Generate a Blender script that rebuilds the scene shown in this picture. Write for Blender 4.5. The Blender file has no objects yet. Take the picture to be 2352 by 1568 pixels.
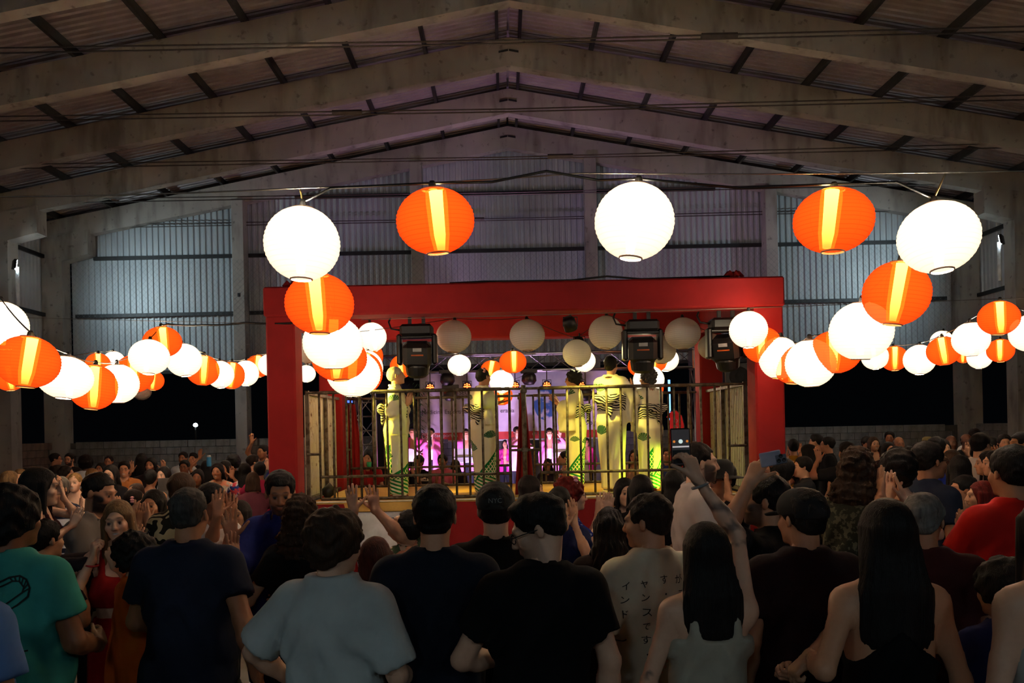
import bpy, bmesh, math, random
import numpy as np
from mathutils import Vector, Matrix, Euler
random.seed(7); np.random.seed(7)
SC = bpy.context.scene
COL = SC.collection
PI = math.pi
# ------------------------------------------------------------------ camera
F_PX, CX, CY, HC, ROLL = 1829.0, 1160.0, 985.0, 2.0, math.radians(1.2)
cam_d = bpy.data.cameras.new('camera'); cam = bpy.data.objects.new('camera', cam_d); COL.objects.link(cam)
cam_d.sensor_fit = 'HORIZONTAL'; cam_d.sensor_width = 36.0; cam_d.lens = 36.0*F_PX/2352.0
cam_d.shift_x = (1176.0-CX)/2352.0; cam_d.shift_y = (CY-784.0)/2352.0
cam_d.clip_start = 0.05; cam_d.clip_end = 300
cam.matrix_world = Matrix.Translation((0, 0, HC)) @ Matrix.Rotation(PI/2, 4, 'X') @ Matrix.Rotation(-ROLL, 4, 'Z')
SC.camera = cam
# ------------------------------------------------------------------ world, exposure
w = bpy.data.worlds.new('night'); SC.world = w; w.use_nodes = True
w.node_tree.nodes['Background'].inputs[0].default_value = (0.25, 0.32, 0.45, 1)
w.node_tree.nodes['Background'].inputs[1].default_value = 0.0025
SC.view_settings.view_transform = 'Standard'; SC.view_settings.look = 'None'
SC.view_settings.gamma = 1.0; SC.view_settings.use_curve_mapping = False
SC.view_settings.exposure = 0.0
SC.cycles.max_bounces = 4; SC.cycles.diffuse_bounces = 2; SC.cycles.glossy_bounces = 2; SC.cycles.transmission_bounces = 2; SC.cycles.transparent_max_bounces = 6
SC.cycles.caustics_reflective = False; SC.cycles.caustics_refractive = False
# light strengths (each used where its lamp is built)
L_WHITE, L_ORANGE, L_FLOOD, L_FILL, L_YELLOW, L_BAND = 1.85, 1.75, 340.0, 140.0, 100.0, 270.0
L_TUBE = 450.0

def at(px, py, d):
    """the point seen at photo pixel (px, py), d metres in front of the camera"""
    u, v = px-CX, CY-py
    c, s = math.cos(ROLL), math.sin(ROLL)
    return Vector(((u*c+v*s)*d/F_PX, d, HC+(-u*s+v*c)*d/F_PX))
def lin(c):
    if isinstance(c, str):
        c = c.lstrip('#'); c = tuple(int(c[i:i+2], 16)/255 for i in (0, 2, 4))
    return tuple((x/12.92 if x <= .04045 else ((x+.055)/1.055)**2.4) for x in c)

# ------------------------------------------------------------------ node materials
class E:
    """a value in a node tree, with arithmetic"""
    def __init__(s, t, k): s.t, s.k = t, k
    def m(s, op, *a):
        n = s.t.nodes.new('ShaderNodeMath'); n.operation = op
        for i, x in enumerate((s,)+a):
            if isinstance(x, E): s.t.links.new(x.k, n.inputs[i])
            else: n.inputs[i].default_value = float(x)
        return E(s.t, n.outputs[0])
    def __add__(s, o): return s.m('ADD', o)
    __radd__ = __add__
    def __sub__(s, o): return s.m('SUBTRACT', o)
    def __rsub__(s, o): return (s*-1.0)+o
    def __mul__(s, o): return s.m('MULTIPLY', o)
    __rmul__ = __mul__
    def __truediv__(s, o): return s.m('DIVIDE', o)
    def lt(s, o): return s.m('LESS_THAN', o)
    def gt(s, o): return s.m('GREATER_THAN', o)
    def sin(s): return s.m('SINE')
    def abs(s): return s.m('ABSOLUTE')
    def fr(s): return s.m('FRACT')
    def fl(s): return s.m('FLOOR')
    def mx(s, o): return s.m('MAXIMUM', o)
    def mn(s, o): return s.m('MINIMUM', o)
    def sq(s): return s.m('SQRT')
    def at2(s, o): return s.m('ARCTAN2', o)
    def pw(s, o): return s.m('POWER', o)
class T:
    def __init__(s, name):
        s.mat = bpy.data.materials.new(name); s.mat.use_nodes = True
        s.t = s.mat.node_tree; s.b = s.t.nodes['Principled BSDF']; s.out = s.t.nodes['Material Output']
    def set(s, **k):
        for a, v in k.items():
            i = s.b.inputs[a.replace('_', ' ')]
            if isinstance(v, E): s.t.links.new(v.k, i)
            elif hasattr(v, 'links'): s.t.links.new(v, i)
            else: i.default_value = (*v, 1.0) if isinstance(v, tuple) and len(v) == 3 and len(i.default_value) == 4 else v
        return s
    def xyz(s, kind='Object'):
        n = s.t.nodes.new('ShaderNodeTexCoord'); m = s.t.nodes.new('ShaderNodeSeparateXYZ')
        s.t.links.new(n.outputs[kind], m.inputs[0]); s.co = n.outputs[kind]
        return [E(s.t, o) for o in m.outputs]
    def attr(s, name):
        n = s.t.nodes.new('ShaderNodeAttribute'); n.attribute_name = name
        return n
    def noise(s, scale, detail=4, vec=None, stretch=None, rough=.55):
        n = s.t.nodes.new('ShaderNodeTexNoise'); n.inputs['Scale'].default_value = scale
        n.inputs['Detail'].default_value = min(detail, 3); n.inputs['Roughness'].default_value = rough
        if vec is None:
            c = s.t.nodes.new('ShaderNodeTexCoord'); vec = c.outputs['Object']
        if stretch:
            mp = s.t.nodes.new('ShaderNodeMapping'); mp.inputs['Scale'].default_value = stretch
            s.t.links.new(vec, mp.inputs[0]); vec = mp.outputs[0]
        s.t.links.new(vec, n.inputs['Vector'])
        return E(s.t, n.outputs['Fac'])
    def voro(s, scale, vec=None, out='Distance'):
        n = s.t.nodes.new('ShaderNodeTexVoronoi'); n.inputs['Scale'].default_value = scale
        if vec is not None: s.t.links.new(vec, n.inputs['Vector'])
        return E(s.t, n.outputs[out])
    def ramp(s, f, lo, hi):
        n = s.t.nodes.new('ShaderNodeMapRange'); n.inputs[1].default_value = lo; n.inputs[2].default_value = hi
        s.t.links.new(f.k, n.inputs[0]); return E(s.t, n.outputs[0])
    def mix(s, f, a, b):
        n = s.t.nodes.new('ShaderNodeMix'); n.data_type = 'RGBA'
        for v, i in ((f, n.inputs[0]), (a, n.inputs[6]), (b, n.inputs[7])):
            if isinstance(v, E): s.t.links.new(v.k, i)
            elif hasattr(v, 'links'): s.t.links.new(v, i)
            else: i.default_value = (*v, 1.0) if isinstance(v, tuple) else v
        return n.outputs[2]
    def bump(s, h, strength=.3, dist=.01):
        n = s.t.nodes.new('ShaderNodeBump'); n.inputs['Strength'].default_value = strength; n.inputs['Distance'].default_value = dist
        s.t.links.new(h.k, n.inputs['Height']); s.t.links.new(n.outputs[0], s.b.inputs['Normal']); return s
MATS = {}
def plain(name, col, rough=.6, metal=0., var=.15, scale=8., bump=0., spec=None):
    key = (name, str(col), rough, metal)
    if key in MATS: return MATS[key]
    t = T(name); c = lin(col)
    n = t.noise(scale, 5)
    t.set(Base_Color=t.mix(t.ramp(n, .3, .7), tuple(x*(1-var) for x in c), tuple(min(1, x*(1+var)) for x in c)), Roughness=rough, Metallic=metal)
    if spec is not None: t.set(Specular_IOR_Level=spec)
    if bump: t.bump(t.noise(scale*6, 3), bump, .005)
    MATS[key] = t.mat; return t.mat
def emit(name, col, s):
    key = (name, str(col), s)
    if key in MATS: return MATS[key]
    t = T(name); t.set(Base_Color=lin(col), Emission_Color=(*lin(col), 1.0), Emission_Strength=s, Roughness=.6)
    MATS[key] = t.mat; return t.mat
def m_concrete(name, a, b, sc=1.0):
    t = T(name); n1 = t.noise(.7*sc, 8); n2 = t.noise(6*sc, 6); n3 = t.noise(2.2*sc, 6, stretch=(1, 1, .25))
    base = t.mix(t.ramp(n1, .35, .68), lin(a), lin(b))
    c2 = t.mix(t.ramp(n3, .52, .72)*.55, base, lin('#4a3d33'))
    c3 = t.mix(t.ramp(n2, .62, .72)*.5, c2, lin('#2e2a26'))
    t.set(Base_Color=c3, Roughness=.88); t.bump(n2, .25, .02); return t.mat
def m_sheet(name, a, b, metal=.35, rough=.42, rust=0.):
    t = T(name); n = t.noise(1.4, 6, stretch=(1, 1, .3)); n2 = t.noise(9, 5)
    c = t.mix(t.ramp(n, .3, .7), lin(a), lin(b))
    if rust: c = t.mix(t.ramp(n2, .70-.2*rust, .82-.2*rust), c, lin('#6a4023'))
    t.set(Base_Color=c, Metallic=metal, Roughness=rough); return t.mat

# ------------------------------------------------------------------ mesh helpers
def me_from(name, v, f, smooth=False, mats=()):
    me = bpy.data.meshes.new(name); me.from_pydata([tuple(map(float, p)) for p in v], [], [tuple(map(int, q)) for q in f])
    if smooth: me.polygons.foreach_set('use_smooth', [True]*len(me.polygons))
    for m in mats: me.materials.append(m)
    me.update(); return me
class MB:
    def __init__(s): s.v, s.f = [], []
    def add(s, v, f):
        o = len(s.v); s.v += [tuple(p) for p in v]; s.f += [tuple(i+o for i in q) for q in f]; return s
    def box(s, x0, x1, y0, y1, z0, z1, b=0.):
        if b:
            bm = bmesh.new(); bmesh.ops.create_cube(bm, size=1.0)
            for q in bm.verts: q.co = Vector(((x0+x1)/2+q.co.x*(x1-x0), (y0+y1)/2+q.co.y*(y1-y0), (z0+z1)/2+q.co.z*(z1-z0)))
            bmesh.ops.bevel(bm, geom=bm.edges[:], offset=b, segments=1, affect='EDGES')
            bm.verts.index_update()
            s.add([q.co[:] for q in bm.verts], [[q.index for q in p.verts] for p in bm.faces]); bm.free(); return s
        v = [(x, y, z) for x in (x0, x1) for y in (y0, y1) for z in (z0, z1)]
        return s.add(v, [(0, 1, 3, 2), (4, 6, 7, 5), (0, 4, 5, 1), (2, 3, 7, 6), (0, 2, 6, 4), (1, 5, 7, 3)])
    def tube(s, pts, r, n=6, caps=True):
        pts = [Vector(p) for p in pts]; rs = r if isinstance(r, (list, tuple)) else [r]*len(pts)
        o = len(s.v); up = None
        for i, p in enumerate(pts):
            d = (pts[min(i+1, len(pts)-1)]-pts[max(i-1, 0)]).normalized()
            if up is None: up = Vector((0, 0, 1)) if abs(d.z) < .9 else Vector((1, 0, 0))
            a = d.cross(up).normalized(); b = a.cross(d).normalized(); up = b
            for k in range(n):
                t = 2*PI*k/n; s.v.append(tuple(p+a*rs[i]*math.cos(t)+b*rs[i]*math.sin(t)))
        for i in range(len(pts)-1):
            for k in range(n):
                s.f.append((o+i*n+k, o+i*n+(k+1) % n, o+(i+1)*n+(k+1) % n, o+(i+1)*n+k))
        if caps:
            s.f.append(tuple(o+k for k in range(n))[::-1]); e = o+(len(pts)-1)*n; s.f.append(tuple(e+k for k in range(n)))
        return s
    def lathe(s, prof, n=24, c=(0, 0, 0)):
        o = len(s.v)
        for r, z in prof:
            for k in range(n):
                t = 2*PI*k/n; s.v.append((c[0]+r*math.cos(t), c[1]+r*math.sin(t), c[2]+z))
        for i in range(len(prof)-1):
            for k in range(n):
                s.f.append((o+i*n+k, o+i*n+(k+1) % n, o+(i+1)*n+(k+1) % n, o+(i+1)*n+k))
        return s
    def prism(s, poly, y0, y1):
        """poly of (x, z) extruded along y"""
        n = len(poly); v = [(x, y0, z) for x, z in poly]+[(x, y1, z) for x, z in poly]
        f = [tuple(range(n)), tuple(range(2*n-1, n-1, -1))]+[(i, i+n, (i+1) % n+n, (i+1) % n) for i in range(n)]
        return s.add(v, f)
    def mesh(s, name, mat=None, smooth=False): return me_from(name, s.v, s.f, smooth, (mat,) if mat else ())
    def obj(s, name, mat, parent=None, smooth=False, **k): return link(name, s.mesh(name, mat, smooth), parent, **k)
def link(name, me, parent=None, loc=None, rot=None, **props):
    o = bpy.data.objects.new(name, me); COL.objects.link(o)
    if parent is not None: o.parent = parent
    if loc is not None: o.location = loc
    if rot is not None: o.rotation_euler = rot
    for a, v in props.items(): o[a] = v
    return o
def empty(name, loc=(0, 0, 0), rz=0., **props):
    o = bpy.data.objects.new(name, None); COL.objects.link(o); o.location = loc; o.rotation_euler = (0, 0, rz)
    o.empty_display_size = .1
    for a, v in props.items(): o[a] = v
    return o
def thing(name, label, cat, loc=(0, 0, 0), rz=0., group=None):
    o = empty(name, loc, rz, label=label, category=cat)
    if group: o['group'] = group
    return o
def tag(o, label, cat, group=None):
    o['label'] = label; o['category'] = cat
    if group: o['group'] = group
    return o
def struct(name, mb, mat, **k):
    o = mb.obj(name, mat, **k); o['kind'] = 'structure'; return o
def lamp(kind, name, loc, energy, col, parent=None, **k):
    d = bpy.data.lights.new(name, kind); d.energy = energy; d.color = col
    for a, v in k.items():
        if a != 'aim': setattr(d, a, v)
    o = bpy.data.objects.new(name, d); COL.objects.link(o); o.location = loc
    if 'aim' in k: o.rotation_euler = (Vector(k['aim'])-Vector(loc)).to_track_quat('-Z', 'Y').to_euler()
    if parent is not None:
        o.parent = parent; o.matrix_parent_inverse = parent.matrix_basis.inverted()
    return o
def text_mesh(s, size, name='lettering', extrude=.0, align='CENTER'):
    cu = bpy.data.curves.new(name, 'FONT'); cu.body = s; cu.size = size; cu.extrude = extrude
    cu.align_x = align; cu.align_y = 'CENTER'; cu.resolution_u = 3
    o = bpy.data.objects.new(name, cu); COL.objects.link(o)
    dg = bpy.context.evaluated_depsgraph_get(); dg.update()
    me = bpy.data.meshes.new_from_object(o.evaluated_get(dg)); bpy.data.objects.remove(o); bpy.data.curves.remove(cu)
    me.materials.clear(); me.name = name; return me
# ================================================================== THE HALL
XR, ZAP, SL = .25, 10.0, .185            # ridge x, rafter underside at the ridge, roof slope
YF = [-6.2, -3.55, -.9, 1.75, 4.4, 7.05, 9.7, 12.35, 15.0, 17.65, 20.3, 22.8]
XC = 12.7                                # column inner face, from the ridge
M_CONC = m_concrete('raw_concrete', '#a39c94', '#bab3aa')
M_ROOF = m_sheet('roof_metal', '#9a9296', '#b3a8aa', .25, .42)
M_CLAD = m_sheet('cladding_metal', '#b4bbc0', '#c8ced2', .12, .5)
M_STEEL = plain('dark_steel', '#3a3a3b', .5, .6)
M_ROD = plain('steel_rod', '#5b5552', .5, .7)
M_BLOCK = m_concrete('concrete_block', '#7d7974', '#97928b', 2.0)
M_BLOCK2 = m_concrete('clay_block', '#7d6456', '#8f7463', 2.0)
M_BLACK = plain('black_plastic', '#0c0c0d', .45)
M_BLACKM = plain('black_matte', '#0a0a0b', .8)
M_RED = T('red_fabric')
_n = M_RED.noise(3, 4); M_RED.set(Base_Color=M_RED.mix(M_RED.ramp(_n, .3, .7), lin('#8c0a0e'), lin('#9c0d11')), Roughness=.85).bump(M_RED.noise(2.2, 3, stretch=(1, 1, .4)), .5, .05)
M_RED = M_RED.mat
t = T('floor_concrete'); n1 = t.noise(.5, 8); n2 = t.noise(9, 5)
t.set(Base_Color=t.mix(t.ramp(n1, .3, .7), lin('#55504b'), lin('#6e6862')), Roughness=t.ramp(n2, .2, .8)*.3+.45)
M_FLOOR = t.mat
struct('floor', MB().box(XR-13.4, XR+13.4, -9, 23.2, -.2, 0), M_FLOOR)
struct('ground_outside', MB().box(-70, 70, 23.3, 120, -.3, -.1), plain('night_asphalt', '#1b1b1c', .95))

def zr(x): return ZAP-SL*abs(x-XR)       # rafter underside
ceiling = struct('ceiling', MB().prism([(XR-.5, ZAP+.94-.5*SL), (XR, ZAP+.94), (XR+.5, ZAP+.94-.5*SL), (XR+.5, ZAP+.955-.5*SL), (XR, ZAP+.955), (XR-.5, ZAP+.955-.5*SL)], -9, 23.2), M_ROOF)
# roof sheets, one per bay and slope
ys = [-9]+YF[1:-1]+[23.2]
for i in range(len(ys)-1):
    for sd in (-1, 1):
        v, f, y = [], [], ys[i]
        prof = []
        while y < ys[i+1]-.01:
            prof += [(y, 0), (y+.07, 0), (y+.09, .055), (y+.145, .055)]; y += .17
        prof.append((min(y, ys[i+1]+.02), 0))
        for yy, dz in prof:
            for xx in (XR+sd*.03, XR+sd*7, XR+sd*13.4): v.append((xx, yy, zr(xx)+.83+dz))
        for k in range(len(prof)-1):
            for j in range(2): f.append((k*3+j, k*3+j+1, k*3+j+4, k*3+j+3))
        link('roof_sheet', me_from('roof_sheet', v, f, mats=(M_ROOF,)), ceiling)
pm = {}
for sd in (-1, 1):
    for k in range(9):
        p = .25+1.58*k; xx = XR+sd*p
        MB().box(xx-.035, xx+.035, -9, 23.1, zr(xx)+.62, zr(xx)+.80).obj('purlin', M_STEEL, ceiling)
# portal frames: rafter halves, columns with haunch, tie rods
for i, y in enumerate(YF):
    for sd in (-1, 1):
        X = lambda p: XR+sd*p
        Z = lambda p: ZAP-SL*p
        MB().prism([(X(0), Z(0)), (X(0), Z(0)+.62), (X(13.3), Z(13.3)+.62), (X(13.3), Z(13.3)), (X(12), Z(12))], y-.13, y+.13).obj('rafter', M_CONC, ceiling)
        MB().prism([(X(0.01), Z(0)+.35), (X(.22), Z(0)+.31), (X(.22), Z(0)+.27), (X(0.01), Z(0)+.31)], y-.15, y-.125).obj('ridge_plate', M_STEEL, ceiling)
    for dz in (0, .10):
        MB().tube([(XR-12.6, y, 8.0+dz), (XR, y, 7.97+dz*.5), (XR+12.6, y, 8.0+dz)], .014, 5).obj('tie_rod', M_ROD, ceiling)
    xx = XR-5.2+2.1*((i*7) % 5)
    MB().tube([(xx-.28, y, 8.02), (xx+.28, y, 8.02)], .05, 6).obj('turnbuckle', M_ROD, ceiling)

def column_mesh(sd, y):
    X = lambda p: XR+sd*p
    return MB().prism([(X(XC), 0), (X(XC), 7.02), (X(11.95), 7.2), (X(11.95), ZAP-SL*11.95+.1), (X(13.28), ZAP-SL*13.28+.1), (X(13.28), 0)], y-.22, y+.22)
def blocks(parent, u0, u1, place, top=1.88, rows=9, part_rows=4, mat=None, w_=.394, h_=.194):
    """courses of blocks: the upper ones as parts, the lower ones joined"""
    base = MB().box(-w_/2, w_/2, -.07, .07, -h_/2, h_/2, .008).mesh('block', mat)
    low = MB(); n = 0
    for r in range(rows):
        z = top-(r+.5)*.2; u = u0+(.1 if r % 2 else .3)
        while u < u1-.15:
            if r < part_rows:
                o = link('block', base, parent); o.matrix_world = place(u+random.uniform(-.003, .003), z, random.uniform(-.006, .006)); n += 1
            else:
                mtx = place(u, z, 0); q = [mtx @ Vector(p) for p in [(x, yy, zz) for x in (-w_/2, w_/2) for yy in (-.07, .07) for zz in (-h_/2, h_/2)]]
                low.add([tuple(p) for p in q], [(0, 1, 3, 2), (4, 6, 7, 5), (0, 4, 5, 1), (2, 3, 7, 6), (0, 2, 6, 4), (1, 5, 7, 3)])
            u += .4
    o = low.obj('block_courses', mat, parent); o['kind'] = 'stuff'
def ribsheet(a, b, z0, ztop, place, pitch=.17, dep=.035):
    v, f, prof, u = [], [], [], a
    while u < b-.01:
        prof += [(u, 0), (u+pitch*.42, 0), (u+pitch*.55, dep), (u+pitch*.87, dep)]; u += pitch
    prof.append((b, 0))
    for uu, dd in prof:
        v.append(place(uu, dd, z0)); v.append(place(uu, dd, ztop(uu)))
    for k in range(len(prof)-1): f.append((2*k, 2*k+2, 2*k+3, 2*k+1))
    return v, f
# back wall
M_MORTAR = plain('mortar', '#5a5652', .95)
wb = struct('wall_back', MB().box(XR-13.2, XR+13.2, 22.80, 22.86, 0, 1.85), M_MORTAR)
xcol = [-10.98, -7.45, -2.4, 2.55, 7.65, 12.3]
gx = [XR-12.7, -7.45, -2.38, 2.56, 7.66, XR+12.7]
blocks(wb, XR-12.6, XR+12.6, lambda u, z, j: Matrix.Translation((u, 22.77+j, z)), part_rows=4, mat=M_BLOCK)
for x in gx[1:-1]:
    MB().box(x-.17, x+.17, 22.52, 22.92, 0, zr(x)+.1, .015).obj('column', M_CONC, wb)
    MB().box(x-.03, x+.03, 22.505, 22.52, 5.9, 6.0).obj('anchor_pocket', M_STEEL, wb)
for sd in (-1, 1): column_mesh(sd, 22.75).obj('column', M_CONC, wb)
for k in range(5):
    a, b = gx[k]+.0, gx[k+1]
    v, f = ribsheet(a, b, 3.8, lambda u: zr(u)+.5, lambda u, d, z: (u, 23.06-d, z))
    link('cladding_sheet', me_from('cladding_sheet', v, f, mats=(M_CLAD,)), wb)
    for z in (3.84, 5.5, 7.15, 8.8):
        lo, hi = a+.15, b-.15
        if z > 8: lo, hi = max(lo, XR-(ZAP-8.9)/SL), min(hi, XR+(ZAP-8.9)/SL)
        elif z > 7: lo, hi = max(lo, XR-12.0), min(hi, XR+12.0)
        if hi-lo > .3: MB().box(lo, hi, 22.92, 23.0, z-.05, z+.05).obj('girt', M_STEEL, wb)
# side walls
for sd, nm in ((-1, 'wall_left'), (1, 'wall_right')):
    xw = XR+sd*13.15
    wl = struct(nm, MB().box(min(xw, xw+sd*.06), max(xw, xw+sd*.06), -9, 22.8, 0, 1.85), M_MORTAR)
    blocks(wl, 16.0, 22.6, lambda u, z, j: Matrix.Translation((xw-sd*.03+j, u, z)) @ Matrix.Rotation(PI/2, 4, 'Z'), part_rows=4, mat=M_BLOCK2 if sd < 0 else M_BLOCK)
    for y in YF[:-1]: column_mesh(sd, y).obj('column', M_CONC, wl)
    for k in range(len(ys)-1):
        v, f = ribsheet(ys[k], ys[k+1], 3.8, lambda u: 7.9, lambda u, d, z: (XR+sd*(13.3-d), u, z))
        link('cladding_sheet', me_from('cladding_sheet', v, f, mats=(M_CLAD,)), wl)
    for z in (3.84, 5.5, 7.15): MB().box(XR+sd*13.2-.04, XR+sd*13.2+.04, -9, 22.5, z-.05, z+.05).obj('girt', M_STEEL, wl)
struct('wall_front', MB().box(XR-13.4, XR+13.4, -9.1, -8.9, 0, 8.2).prism([(XR-13.4, 8.2), (XR, 10.7), (XR+13.4, 8.2)], -9.1, -8.9), M_CLAD)
# ball net hung in front of the back wall
net = MB()
x0, x1, z0, z1, st = XR-12.4, XR+12.4, 3.9, 6.9, .16
k = -int((z1-z0)/st)
u = x0-(z1-z0)
while u < x1:
    for s_ in (0, 1):
        a, b = u, u+(z1-z0)
        za, zb = z0, z1
        if a < x0: za = z0+(x0-a); a = x0
        if b > x1: zb = z1-(b-x1); b = x1
        if b-a > .05:
            if s_: za, zb = z0+z1-za, z0+z1-zb
            net.tube([(a, 22.3, za), (b, 22.3, zb)], .0019, 3, False)
    u += st
tag(net.obj('ball_net', plain('net_cord', '#777e82', .9)), 'grey diamond-mesh ball net hung before the back wall cladding', 'net')['kind'] = 'stuff'

# flood lamps on side columns and the far street lamp
COOL = (.72, .93, 1.0)
def floodlight(label, x, y, z, aim, e, pole=.95, group=None, soft=.1):
    t = thing('floodlight', label, 'floodlight', (x, y, z)); 
    if group: t['group'] = group
    m = MB().tube([(0, .06, -pole), (0, .06, .0)], .045, 8).obj('pole', plain('lit_edge_white', '#e9eeee', .5), t)  # added pole, white in place of the column edge lit by the lamp
    h = empty('lamp_head', (0, 0, .05)); h.parent = t
    h.rotation_euler = (Vector(aim)-Vector((x, y, z))).to_track_quat('-Z', 'Y').to_euler()
    MB().box(-.15, .15, -.11, .11, 0, .06, .01).obj('housing', M_BLACK, h)
    MB().box(-.13, .13, -.09, .09, -.012, -.001).obj('led_panel', emit('led_cool', '#dff8ff', 60.0), h)
    d = (Vector(aim)-Vector((x, y, z))).normalized()
    lamp('SPOT', 'flood_beam', Vector((x, y, z+.05))+d*.1, e, COOL, aim=aim, spot_size=2.1, spot_blend=1.0, shadow_soft_size=soft)
    return t
floodlight('cool white floodlight by an added pole, white as the lit edge of the left-hand concrete column', *at(36, 612, 19.6), (-8.0, 23.0, 5.6), L_FLOOD)
floodlight('cool white floodlight by an added pole, white as the lit edge of the right-hand concrete column', *at(2298, 555, 19.6), (8.5, 23.0, 5.6), L_FLOOD*.85)
for k, nm in ((-9, 'leftmost'), (-3, 'second from the left'), (3, 'third from the left'), (9, 'rightmost')):  # unseen fill lights, added to brighten the foreground crowd
    floodlight(f'added unseen fill light behind the viewer, {nm} of four', XR+k, -8.5, 6.0, (XR+k*.2, 12, 2.6), L_FILL, pole=.3, soft=.5)
p = at(449, 976, 45)
sl = thing('street_lamp', 'distant cool white street lamp on a thin pole outside the hall', 'street lamp', (p.x, p.y, -.1))
MB().tube([(0, 0, 0), (0, 0, p.z+.05)], .04, 6).obj('pole', M_ROD, sl)
MB().lathe([(0, p.z+.0), (.09, p.z+.02), (.13, p.z+.10), (.09, p.z+.19), (0, p.z+.22)], 12).obj('lamp_globe', emit('street_led', '#dff8ff', 30.0), sl, smooth=True)

# ================================================================== RED FRAME AND STAGE
FY0, FY1, PW = 9.2, 11.75, .33
X0, X1 = -2.53, 3.02                      # post centres
fr = thing('stage_gantry', 'big box gantry wrapped in red fabric around the dance stage', 'gantry', (XR, 10.4, 0))
def fpart(name, b):
    m = MB().box(*[b[0]-XR, b[1]-XR, b[2]-10.4, b[3]-10.4, b[4], b[5]], .02); return m.obj(name, M_RED, fr)
for x in (X0, X1):
    for y in (FY0, FY1): fpart('fabric_post', (x-PW/2, x+PW/2, y-PW/2, y+PW/2, 0, 3.34))
for y in (FY0, FY1): fpart('fabric_beam', (X0-PW/2-.02, X1+PW/2+.02, y-PW/2-.01, y+PW/2+.01, 3.33, 3.67))
for x in (X0, X1): fpart('fabric_beam', (x-PW/2, x+PW/2, FY0+PW/2, FY1-PW/2, 3.335, 3.665))
def knot(x, y, z):
    v = MB()
    for k in range(5):
        a = k*1.3; v.tube([(x-XR, y-10.4, z), (x-XR+.07*math.cos(a), y-10.4+.05*math.sin(a), z+.05), (x-XR+.12*math.cos(a), y-10.4+.07*math.sin(a), z+.01)], [.03, .035, .015], 7)
    v.obj('cloth_knot', M_RED, fr, smooth=True)
knot(X1-.35, FY0, 3.69); knot(X0+.1, FY0, 3.68)
tag(MB().tube([(-.6, 9.12, 3.682), (-.2, 9.15, 3.70), (.3, 9.1, 3.685), (.8, 9.14, 3.69), (1.2, 9.1, 3.72), (1.6, 9.15, 3.69), (2.6, 9.1, 3.69)], .012, 6).obj('power_cable', M_BLACK, smooth=True), 'black cable lying along the top of the red front beam', 'cable')
# stage deck
ZS = 1.17
M_DECK = plain('deck_carpet', '#c79a4a', .85, var=.1)
st = thing('stage_platform', 'raised dance stage with white skirt and red cloth drapes', 'stage', (XR, 10.6, 0))
SX0, SX1, SY0, SY1 = -2.75, 3.25, 9.42, 12.1
SX0, SX1 = X0+PW/2+.01, X1-PW/2-.01
MB().box(SX0-XR, SX1-XR, SY0-10.6, SY1-10.6, ZS-.12, ZS, .01).obj('deck', M_DECK, st)
MB().box(SX0-XR, SX1-XR, SY0-10.6-.004, SY0-10.6+.16, ZS+.0005, ZS+.006).obj('deck_edge', plain('deck_white', '#e8e2cc', .6), st)
MB().box(SX0-XR+.02, SX1-XR-.02, SY0-10.6+.02, SY1-10.6-.02, 0, ZS-.12).obj('skirt', plain('white_cloth', '#d8d4d6', .85), st)
for (a, b) in ((-2.36, -2.0), (-.62, 1.0), (2.25, 2.85)):
    v, f, n = [], [], 24
    for j in range(9):
        z = ZS-.015-j*.14
        for i in range(n+1):
            u = i/n; sp = .16+.42*(j/8)**.8
            x = a-sp*.5+(b-a+sp)*u
            if x < SX0+.02: x = SX0+.02
            if x > SX1-.02: x = SX1-.02
            v.append((x-XR, SY0-10.6-.03+.018*math.sin(u*20+j*.3)*min(1, j/3), z))
    for j in range(8):
        for i in range(n): k = j*(n+1)+i; f.append((k, k+1, k+n+2, k+n+1))
    link('red_drape', me_from('red_drape', v, f, True, (M_RED,)), st)
# cage rails
t = T('rusty_paint'); n1 = t.noise(14, 6); n2 = t.noise(60, 3)
t.set(Base_Color=t.mix(t.ramp(n1, .45, .6), lin('#6d6658'), lin('#483a2b')), Roughness=.55, Metallic=.35); t.bump(n2, .2, .003); M_RAIL = t.mat
M_WSHEET = m_sheet('white_painted_sheet', '#cfcab4', '#b9b39c', .05, .6, .45)
CY0, CY1 = 9.72, 11.85
ZT, ZM, ZB = 2.49, 1.46, ZS+.02
def panel(label, xa, xb, y, links=(), drop=0):
    t = thing('cage_railing', label, 'railing', ((xa+xb)/2, y, ZS)); h = (xb-xa)/2
    for z in (ZT, ZM, ZB): MB().tube([(-h, 0, z-ZS), (h, 0, z-ZS)], .021 if z == ZT else .018, 8).obj('rail', M_RAIL, t, smooth=True)
    bar = MB().tube([(0, 0, ZB-ZS), (0, 0, ZT-ZS)], .0145, 8).mesh('bar', M_RAIL, True); n = 14
    for i in range(n+1):
        link('bar', bar, t, (-h+2*h*i/n, random.uniform(-.004, .004), 0), (0, random.uniform(-.006, .006), 0))
    for xl, xr_ in links:
        for z in (ZT, 1.74): MB().tube([(xl-(xa+xb)/2, 0, z-ZS), (xr_-(xa+xb)/2, 0, z-ZS)], .016, 8).obj('link_rail', M_RAIL, t, smooth=True)
    return t
def cpost(label, x, y, r=.026, h=ZT+.04):
    t = thing('cage_upright', label, 'upright', (x, y, ZS))
    MB().tube([(0, 0, 0), (0, 0, h-ZS)], r, 10).obj('tube', M_RAIL, t, smooth=True)
    for z in (1.74, 2.46): MB().box(-.04, .04, -.035, .035, z-ZS-.025, z-ZS+.03, .008).obj('clamp', M_RAIL, t)
    return t
XL, XRt, XM = -2.42, 2.95, .235
panel('front railing panel of the cage, the one before the elderly dancer at left', -2.26, .06, CY0, ((-2.42, -2.26), (.06, .23)))
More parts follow.
